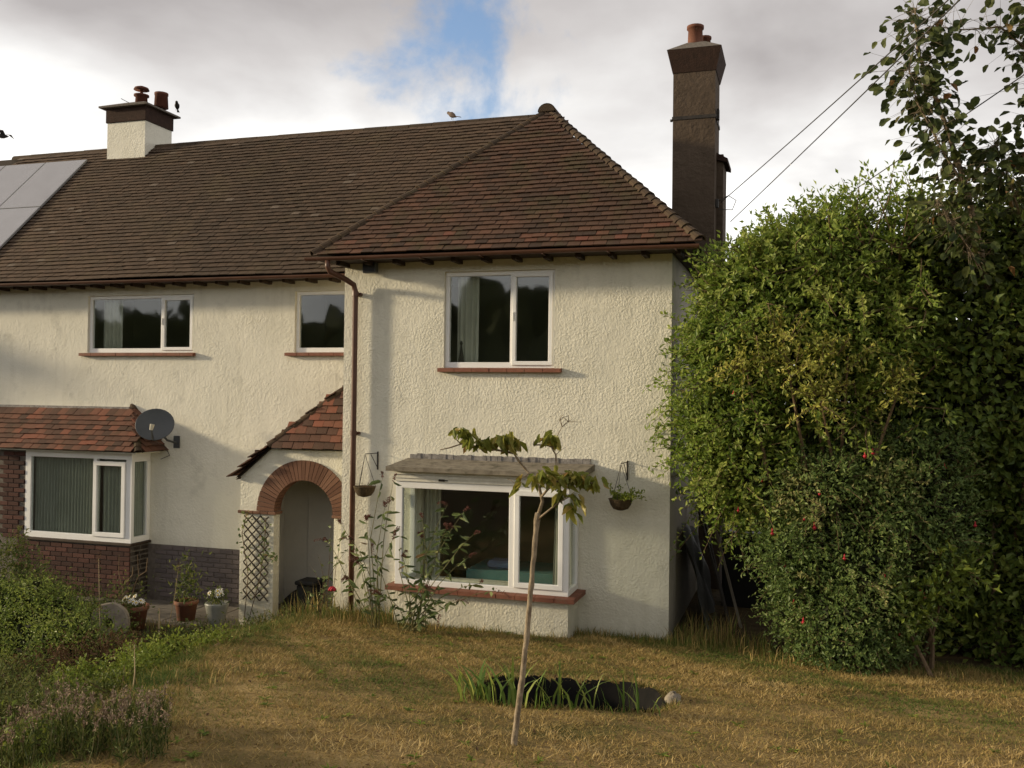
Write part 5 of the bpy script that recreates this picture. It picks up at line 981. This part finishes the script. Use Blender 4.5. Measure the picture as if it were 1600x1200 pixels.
for r_, z_ in ((.07, -.05), (.25, -.05), (.27, -.035), (.27, .035), (.25, .05), (.07, .05)):
    for k in range(nn): q = r_ * (1 + random.uniform(-.012, .012)); a = 6.283 * k / nn; v = rot @ Vector((q * math.cos(a), q * math.sin(a), z_)); vs.append((mc[0] + v.x, mc[1] + v.y, mc[2] + v.z))
ms.add(vs, [(i * nn + k, i * nn + (k + 1) % nn, ((i + 1) % 6) * nn + (k + 1) % nn, ((i + 1) % 6) * nn + k) for i in range(6) for k in range(nn)]).thing('millstone', 'stone', (mc[0], mc[1], -.48), 'round grey millstone with a centre hole leaning in the left bed', 'millstone')
MB().tube([(-2.45, -.55, -.5), (-2.62, -.35, -.08)], .013, 6).thing('garden_cane', 'cane', (-2.45, -.55, -.5), 'short pale cane leaning beside the white flower pot', 'cane')

# --- left bed
shrub('shrub', (-3.75, -1.6, gz(-3.75, -1.6)), [(-3.95, -1.6, .42, .40, .35, .52), (-4.0, -1.7, .0, .5, .4, .5)], 'leaf_mound', 'upright green shrub at the left edge below the left bay', 330, 14, .055, .022, .07, (.55, .25), sprigs=60, branches=4)
shrub('shrub', (-3.9, -.55, gz(-3.9, -.55)), [(-4.5, -.6, -.2, .8, .5, .42), (-3.7, -.5, -.28, .6, .45, .34), (-3.2, -.9, -.33, .4, .3, .24)], 'leaf_mound', 'low spreading green mound under the left bay beside the millstone', 700, 14, .045, .018, .08, (.62, .25), lumps=20, lr=(.1, .22), inner=1200, sprigs=140, branches=3, sl=(.1, .25))
shrub('shrub', (-2.4, -2.3, gz(-2.4, -2.3)), [(-2.75, -2.2, -.12, .85, .6, .52), (-2.05, -2.4, -.15, .55, .5, .40), (-3.3, -2.0, .0, .6, .5, .5)], 'leaf_dark', 'dark rounded evergreen mound in the left bed', 1200, 15, .045, .020, .08, (.7, .25), sprigs=160, branches=3, sl=(.08, .25), inner=1500, lumps=24, lr=(.12, .25))
shrub('dry_plant', (-1.35, -2.8, gz(-1.35, -2.8)), [(-1.5, -2.8, -.12, .5, .4, .26), (-.95, -3.0, -.05, .42, .35, .24), (-1.7, -3.3, -.1, .4, .3, .2)], 'dry_brown', 'withered brown plants between the dark mound and the lawn bank', 240, 12, .07, .018, .08, (.4, .3), sprigs=60, branches=2, sl=(.1, .3), cat='plant')
shrub('plant', (.12, -3.75, gz(.12, -3.75)), [(-.05, -3.55, .22, .36, .32, .27), (.18, -3.0, .22, .30, .28, .22), (.05, -4.1, .27, .34, .28, .25), (-.35, -4.3, .18, .3, .3, .22)], 'leaf_bright', 'bright green leafy clump on the bank at the lawn edge', 560, 14, .042, .022, .05, (.5, .28), sprigs=50, branches=2, sl=(.06, .15), cat='plant')
shrub('plant', (-.05, -2.2, gz(-.05, -2.2)), [(-.1, -2.5, .12, .28, .4, .16), (-.2, -1.7, .0, .3, .45, .18), (-.1, -1.0, -.05, .35, .4, .18)], 'leaf_mound', 'grey green weeds along the bank leading to the porch', 230, 12, .045, .016, .06, (.7, .25), sprigs=60, branches=2, sl=(.08, .25), cat='plant')
shrub('plant', (.35, -5.2, gz(.35, -5.2)), [(.25, -5.1, .33, .42, .4, .18), (.75, -5.0, .48, .3, .3, .14), (-.3, -5.0, .15, .4, .35, .2)], 'leaf_mound', 'low grey green foliage behind the seed heads at lower left', 300, 13, .045, .016, .06, (.65, .25), sprigs=80, branches=2, sl=(.1, .25), cat='plant')
shrub('plant', (-1.25, -1.2, gz(-1.25, -1.2)), [(-1.3, -1.2, -.30, .42, .4, .2), (-.75, -.7, -.25, .35, .35, .18), (-1.9, -.9, -.38, .35, .3, .16)], 'leaf_mound', 'scruffy green weeds in front of the daisy vase', 260, 12, .05, .018, .08, (.45, .3), sprigs=120, branches=2, sl=(.12, .35), cat='plant')
shrub('plant', (-.9, -4.6, gz(-.9, -4.6)), [(-.9, -4.6, .0, .5, .4, .28), (-.4, -5.4, .15, .45, .4, .28), (-1.5, -4.0, -.1, .45, .4, .28)], 'leaf_mound', 'tangled yellow green growth between the bank and the picture edge', 420, 13, .06, .016, .09, (.7, .3), sprigs=220, branches=2, sl=(.15, .4), cat='plant')
def seedheads(c, n, rad, h, label):
    t = empty('lavender', (c[0], c[1], gz(*c)), label, 'lavender', 'faded lavender at lower left'); st = MB(); Pn = []; An = []; Pl = []; Al = []
    for k in range(n):
        a = random.uniform(0, 6.28); r_ = rad * math.sqrt(random.random()); x, y = c[0] + r_ * math.cos(a), c[1] + r_ * math.sin(a); z = gz(x, y); ln = Vector((random.gauss(.05, .16), random.gauss(0, .12), 1)).normalized(); hh = h * random.uniform(.65, 1.1); b_ = Vector((x, y, z)); e = b_ + ln * hh; st.tube([b_, b_.lerp(e, .5) + Vector((.01, 0, .0)), e], .0022, 3, False)
        sl_ = random.uniform(.05, .11)
        for q in range(18): Pn.append(e + ln * (sl_ * random.random()) + Vector(rng.normal(0, .006, 3))); An.append(Vector(rng.normal(0, .6, 3)) + ln)
        for q in range(26): t_ = random.random() * .95; Pl.append(b_.lerp(e, t_) + Vector(rng.normal(0, .015, 3))); Al.append(Vector(rng.normal(0, .5, 3)) + Vector((0, 0, 1)))
    st.part('stems', 'stem_green', t); leafpart('seed_heads', t, np.array(Pn), np.array(An), rdir(len(Pn)), .020, .009, rng.random(len(Pn)), 'lavender_head')['kind'] = 'stuff'; leafpart('foliage', t, np.array(Pl), np.array(Al), rdir(len(Pl)), .06, .009, rng.random(len(Pl)), 'leaf_mound')
seedheads((2.10, -6.75), 46, .28, .24, 'faded lavender clump nearest the dry lawn at lower left'); seedheads((1.55, -6.75), 54, .32, .28, 'faded lavender clump in the middle of the lower left corner')
seedheads((.95, -6.3), 50, .36, .34, 'faded lavender clump at the left picture edge'); seedheads((1.75, -6.25), 40, .22, .18, 'faded lavender clump behind the others, beside the bank')
shrub('plant', (1.35, -6.9, gz(1.35, -6.9)), [(1.2, -6.75, .78, .28, .2, .14), (1.6, -6.7, .82, .2, .18, .12)], 'leaf_bright', 'small light green weed among the lavender at the bottom edge', 50, 12, .04, .024, .05, (.25, .3), sprigs=12, branches=1, sl=(.05, .15), cat='plant')
def stalk(b, e, label):
    b = Vector(b); e = Vector(e); t = empty('dry_stalk', tuple(b), label, 'stalk', 'dry stalks in the left bed'); MB().tube([b, b.lerp(e, .5) + Vector((.02, 0, .01)), e], [.006, .005, .003], 5).part('stem', 'cane', t)
    n = 40; P_ = np.array(e) + rng.normal(0, .02, (n, 3)) * (1, 1, 2.0); leafpart('seed_head', t, P_, rdir(n) + (0, 0, .5), rdir(n), .03, .007, rng.random(n), 'dry_brown')['kind'] = 'stuff'
stalk((-1.75, -2.5, -.3), (-1.85, -2.4, .42), 'tall dry stalk rising beside the dark mound'); stalk((-3.3, -.75, -.48), (-3.35, -.7, .62), 'thin dry stalk in front of the left bay brickwork'); stalk((-2.95, .3, -.5), (-2.8, .3, .35), 'dry stalk bending beside the potted plant'); stalk((.9, -5.2, .5), (.88, -5.15, .95), 'straw stalk standing on the edge of the dry lawn')
# bare woody shrub stems before the bay brick
wv = empty('woody_stems', (-3.95, .55, -.5), 'pale bare twigs climbing in front of the left bay brickwork', 'plant'); st = MB()
for pts in ([(-3.95, .55, -.5), (-4.02, .6, -.1), (-4.12, .62, .15), (-4.10, .6, .42)], [(-3.9, .55, -.5), (-3.78, .58, .0), (-3.72, .58, .12), (-3.75, .58, .45)], [(-4.0, .58, -.05), (-3.85, .6, .12), (-3.84, .6, .25)], [(-3.72, .58, .12), (-3.6, .6, .2), (-3.58, .6, .4)]): st.tube(pts, [.012, .009, .007, .004][:len(pts)], 5)
st.part('stems', 'twig', wv); n = 240; P_ = np.array((-3.9, .5, -.2)) + rng.normal(0, .16, (n, 3)); leafpart('foliage', wv, P_, rdir(n) + (0, 0, .3), rdir(n), .06, .025, rng.random(n), 'leaf_mound')

# --- the pit with irises
ir = empty('iris_clump', (3.55, -4.0, float(G(3.55, -4.0))), 'green sword leaves growing along the front of the dug pit', 'plant')
def blades(n, c, sp_, h, wd, lean):
    k = n; x = c[0] + rng.normal(0, sp_[0], k); y = c[1] + rng.normal(0, sp_[1], k); z = G(x, y) - .01; hh = h * rng.uniform(.5, 1.15, k); a = rng.uniform(0, 6.28, k); d = np.stack([np.cos(a), np.sin(a) * .6, np.zeros(k)], 1) * lean * rng.uniform(.3, 1.5, k)[:, None]; V = []; sd = np.stack([-np.sin(a * 3), np.cos(a * 3), np.zeros(k)], 1) * wd * .5; b = np.stack([x, y, z], 1)
    for t_, w_ in ((0, .8), (.4, 1), (.75, .7), (1, .05)):
        q = b + d * (t_ ** 2 * hh)[:, None] if False else b + d * (hh * t_ ** 2)[:, None]; q = q.copy(); q[:, 2] += hh * (t_ - .35 * np.linalg.norm(d, axis=1) * t_ ** 2); V += [q + sd * w_, q - sd * w_]
    V = np.stack(V, 1); i = np.arange(k)[:, None] * 8; Fq = np.concatenate([i + [0, 1, 3, 2], i + [2, 3, 5, 4], i + [4, 5, 7, 6]], 0); return V.reshape(-1, 3), Fq, np.repeat(rng.random(k), 8)
def bladepart(sets, m, t, name='blades'):
    Vs = []; Fs = []; Ts = []; c = 0
    for V, Fq, T in sets: Vs.append(V); Fs.append(Fq + c); Ts.append(T); c += len(V)
    off = np.array(BASE[t.name]) if t else 0; me = arrmesh(name, np.concatenate(Vs) - off, np.concatenate(Fs), m, np.concatenate(Ts)); o = bpy.data.objects.new(name, me); col.objects.link(o); o.parent = t; return o
bladepart([blades(18, (3.43, -4.27), (.10, .06), .36, .032, .55), blades(10, (3.34, -4.05), (.07, .06), .38, .04, .6), blades(18, (3.72, -4.30), (.11, .05), .44, .026, .5), blades(18, (4.04, -4.24), (.12, .05), .38, .018, .55), blades(14, (4.33, -4.15), (.12, .05), .34, .015, .6), blades(16, (4.65, -4.03), (.10, .05), .36, .014, .5)], 'blade_green', ir)['kind'] = 'stuff'
b_ = MB(); b_.ball((0, 0, 0), (.07, .13, .07), 12, 8, .16); b_.v = [(v[0] + 4.90, v[1] - 3.42, v[2] + .40) for v in b_.v]; b_.thing('stone', 'stone', (4.87, -3.5, .34), 'pale stone at the right end of the dug pit', 'stone', None, True)
xs = np.linspace(3.1, 5.05, 150); ys = np.linspace(-4.5, -2.8, 110); X, Y = np.meshgrid(xs, ys); Z = G(X, Y) + .035; i, j = np.meshgrid(np.arange(109), np.arange(149), indexing='ij'); a = (i * 150 + j).ravel(); ok = (pit(X, Y).ravel()[a] < 0.97 + .05 * np.sin(X.ravel()[a] * 23)); a = a[ok]
ln_ = bpy.data.objects.new('pond_liner', arrmesh('pond_liner', np.stack([X, Y, Z], -1).reshape(-1, 3), np.stack([a, a + 1, a + 151, a + 150], 1), 'pond_liner', None, 'tint', True)); col.objects.link(ln_); tag(ln_, 'black sheet painting the shade inside the dug pit', 'pond')  # sheet laid over the pit to paint its shade black

# --- clutter in the side passage
tp = MB(); vs = []; n1, n2 = 26, 20
for j in range(n2 + 1):
    for i in range(n1 + 1):
        u_, v_ = i / n1, j / n2; y = .72 + u_ * 1.5; z = gz(4.6, .5) - .1 + v_ * (1.45 - .25 * u_); x = 4.44 + (1 - v_) ** .8 * .33 + .035 * math.sin(u_ * 19 + v_ * 3) * (1 - v_ * .5) + .02 * math.sin(v_ * 13 + u_ * 8); vs.append((x, y, z))
tp.add(vs, [(j * (n1 + 1) + i, j * (n1 + 1) + i + 1, (j + 1) * (n1 + 1) + i + 1, (j + 1) * (n1 + 1) + i) for j in range(n2) for i in range(n1)]).thing('tarpaulin', 'tarp', (4.7, 1.3, -.1), 'grey tarpaulin draped against the side wall of the house', 'tarpaulin', None, True)
def plank(a, b, w, th, m, label):
    a, b = Vector(a), Vector(b); dv = (b - a).normalized(); sd_ = Vector((0, 1, 0)); nn_ = dv.cross(sd_).normalized(); sd_ = nn_.cross(dv); P_ = []
    for p in (a, b):
        for s_ in (-1, 1):
            for q in (-1, 1): P_.append(p + sd_ * (s_ * w / 2) + nn_ * (q * th / 2))
    MB().add(P_, [(0, 1, 3, 2), (4, 6, 7, 5), (0, 4, 5, 1), (1, 5, 7, 3), (3, 7, 6, 2), (2, 6, 4, 0)]).thing('board', m, tuple(a), label, 'board', 'boards leaning in the side passage')
plank((5.22, 1.0, -.1), (4.74, 1.2, 1.62), .05, .03, 'board_grey', 'thin grey batten leaning across the side passage')
plank((5.05, 1.25, -.1), (4.60, 1.4, 1.45), .12, .025, 'board_dark', 'dark plank leaning beside the tarpaulin'); plank((5.0, 1.6, -.1), (4.55, 1.7, 1.7), .15, .025, 'board_dark', 'wider dark plank behind the leaning batten')
MB().bbox(4.85, 5.5, 2.2, 2.8, -.1, 1.05, .03).thing('bin', 'black_plastic', (5.15, 2.5, -.1), 'black bin standing deep in the side passage', 'bin')

# --- grass
def grass():
    n = 420000; d0 = rng.random(n) ** .75; x = rng.uniform(-.6, 10.5, n); y = -7.6 + d0 * 7.6
    keep = (pit(x, y) > 1.02) & (soil(x, y) < rng.random(n) * .9) & ~((x > BX0 - .05) & (x < BX1 + .05) & (y > BYF - .02)) & ~((x < 4.45) & (y > -.02)); x, y = x[keep], y[keep]; k = len(x)
    th = vn(x, y, 3.3, 9) * .5 + vn(x, y, 8.7, 3) * .5; kp = rng.random(k) < np.clip(.62 + .8 * th, .12, 1); x, y = x[kp], y[kp]; k = len(x)
    z = G(x, y) - .004; patch = vn(x, y, 1.1, 4) * .5 + vn(x, y, 2.7, 1) * .40 + vn(x, y, 6.1, 2) * .35 + vn(x, y, 14.0, 5) * .3
    edge = np.exp(-np.clip(-y - .1, 0, 9) / .55) + np.exp(-np.clip(x - np.interp(y, YB, XB) + .1, 0, 9) / .28)
    gp = np.clip(vn(x, y, .75, 11) + .35 * vn(x, y, 4.3, 8) - .08, 0, 1); t = .60 + .50 * patch - .55 * gp + rng.normal(0, .16, k) - .38 * np.clip(edge, 0, 1) - .15 * (rng.random(k) < .12); h = (.022 + .012 * patch + .028 * np.clip(edge, 0, 1)) * rng.uniform(.4, 1.7, k); w = rng.uniform(.0025, .0055, k) + .0012 * (y > -3); a = rng.uniform(0, 6.28, k); le = rng.uniform(.2, 2.4, k)[:, None] * np.stack([np.cos(a), np.sin(a)], 1)
    b = np.stack([x, y, z], 1); a2 = rng.uniform(0, 3.14, k); sd = np.stack([np.cos(a2), np.sin(a2), np.zeros(k)], 1) * w[:, None]; tip = b + np.concatenate([le * h[:, None], h[:, None]], 1)
    V = np.stack([b + sd, b - sd, tip], 1).reshape(-1, 3); Fq = np.arange(k * 3).reshape(k, 3); me = arrmesh('grass', V, Fq, 'grass_dry', np.repeat(t, 3)); o = bpy.data.objects.new('grass', me); col.objects.link(o); o['kind'] = 'stuff'; o['label'] = 'short straw coloured dry lawn grass with greener patches'; o['category'] = 'grass'
grass()
def tufts():
    S_ = []
    def strip(n, x0, x1, y0, y1, h, lean=.5, w=.006):
        k = n; x = rng.uniform(x0, x1, k); y = rng.uniform(y0, y1, k); gate = vn(x, y, 5.0, 7) > rng.uniform(-.9, .7, k); x, y = x[gate], y[gate]; k = len(x); z = G0(x, y) - .01; hh = h * rng.uniform(.3, 1.3, k); a = rng.uniform(0, 6.28, k); d = np.stack([np.cos(a), np.sin(a)], 1) * lean * rng.uniform(.1, 1.2, k)[:, None]; b = np.stack([x, y, z], 1); a2 = rng.uniform(0, 3.14, k); sd = np.stack([np.cos(a2), np.sin(a2), np.zeros(k)], 1) * (w * rng.uniform(.4, 1, k))[:, None]
        mid = b + np.concatenate([d * .25 * hh[:, None], .6 * hh[:, None]], 1); tip = b + np.concatenate([d * hh[:, None], hh[:, None]], 1); V = np.stack([b + sd, b - sd, mid - sd * .7, mid + sd * .7, tip], 1).reshape(-1, 3); i = np.arange(k)[:, None] * 5; S_.append((V, np.concatenate([i + [0, 1, 2], i + [0, 2, 3], i + [3, 2, 4]], 0), np.repeat(rng.normal(.38, .28, k), 5)))
    strip(1300, .1, 1.1, -.9, -.08, .20); strip(900, 3.2, 4.5, -.35, -.04, .12); strip(900, 4.4, 5.6, -.5, .4, .22); strip(1100, -1.9, .1, -.7, .3, .26); strip(700, 1.0, 3.3, -.85, -.56, .10); strip(900, 5.4, 9, -1.1, -.4, .14); strip(1500, -.5, .3, -4.2, -.8, .09); strip(900, .0, 1.4, -6.2, -4.2, .10); strip(1600, -4.5, -1.6, -.9, .2, .16); strip(900, -2.6, -.8, -2.2, -.6, .2); strip(350, 4.6, 5.2, -.1, .3, .36, .35); strip(300, -1.3, -.3, -.3, .2, .42, .35)
    th_ = rng.uniform(0, 6.283, 1500); ru, rv = .84 * np.sign(np.cos(th_)) * np.abs(np.cos(th_)) ** .66, .59 * np.sign(np.sin(th_)) * np.abs(np.sin(th_)) ** .66
    rx = PC[0] + ru * math.cos(PA) - rv * math.sin(PA) + rng.normal(0, .03, 1500); ry_ = PC[1] + ru * math.sin(PA) + rv * math.cos(PA) + rng.normal(0, .03, 1500)
    strip(0, 0, 1, 0, 1, .1); k = 1500; b = np.stack([rx, ry_, G(rx, ry_) - .01], 1); hh = rng.uniform(.02, .07, k); a = rng.uniform(0, 6.28, k); sd = np.stack([np.cos(a), np.sin(a), 0 * a], 1) * .004; d = rng.normal(0, .5, (k, 2))
    mid = b + np.concatenate([d * .3 * hh[:, None], .6 * hh[:, None]], 1); tip = b + np.concatenate([d * hh[:, None], hh[:, None]], 1); V = np.stack([b + sd, b - sd, mid - sd * .7, mid + sd * .7, tip], 1).reshape(-1, 3); i = np.arange(k)[:, None] * 5; S_.append((V, np.concatenate([i + [0, 1, 2], i + [0, 2, 3], i + [3, 2, 4]], 0), np.repeat(rng.normal(.42, .28, k), 5)))
    Vs = []; Fs = []; Ts = []; c = 0
    for V, Fq, T in S_: Vs.append(V); Fs.append(Fq + c); Ts.append(T); c += len(V)
    o = bpy.data.objects.new('weeds', arrmesh('weeds', np.concatenate(Vs), np.concatenate(Fs), 'grass_dry', np.concatenate(Ts))); col.objects.link(o); o['kind'] = 'stuff'; o['label'] = 'taller dry grass and weeds along the walls and bank'; o['category'] = 'grass'
tufts()
def litter():
    n = 900; x = rng.uniform(.3, 9.5, n); y = rng.uniform(-7.2, -.3, n); ok = (pit(x, y) > 1.1) & (soil(x, y) < .3) & ~((x > .9) & (x < 3.4) & (y > -.6)); x, y = x[ok], y[ok]; n = len(x); P = np.stack([x, y, G(x, y) + .018], 1); ax = rdir(n) * (1, 1, .25)
    me = leafmesh('fallen_leaves', P, ax, rdir(n) * .4 + np.array((0, 0, 1)), rng.uniform(.02, .05, n), rng.uniform(.012, .028, n), rng.random(n), 'dry_brown', (0, 0, 0)); o = bpy.data.objects.new('fallen_leaves', me); col.objects.link(o); o['kind'] = 'stuff'; o['label'] = 'scattered fallen brown leaves on the dry lawn'; o['category'] = 'leaves'
    c = np.stack([rng.uniform(.6, 9.5, 150), rng.uniform(-7.0, -.4, 150)], 1); c = c[pit(c[:, 0], c[:, 1]) > 1.3]; q = np.repeat(c, 9, 0); n = len(q); a = rng.uniform(0, 6.28, n); P = np.stack([q[:, 0], q[:, 1], G(q[:, 0], q[:, 1]) + .006], 1)
    me = leafmesh('lawn_weeds', P, np.stack([np.cos(a), np.sin(a), rng.uniform(.15, .6, n)], 1), np.tile((0, 0, 1.0), (n, 1)), rng.uniform(.03, .075, n), rng.uniform(.012, .022, n), rng.random(n) * .7, 'leaf_bright', (0, 0, 0)); o = bpy.data.objects.new('lawn_weeds', me); col.objects.link(o); o['kind'] = 'stuff'; o['label'] = 'small green rosette weeds dotted through the dry lawn'; o['category'] = 'weeds'
litter()
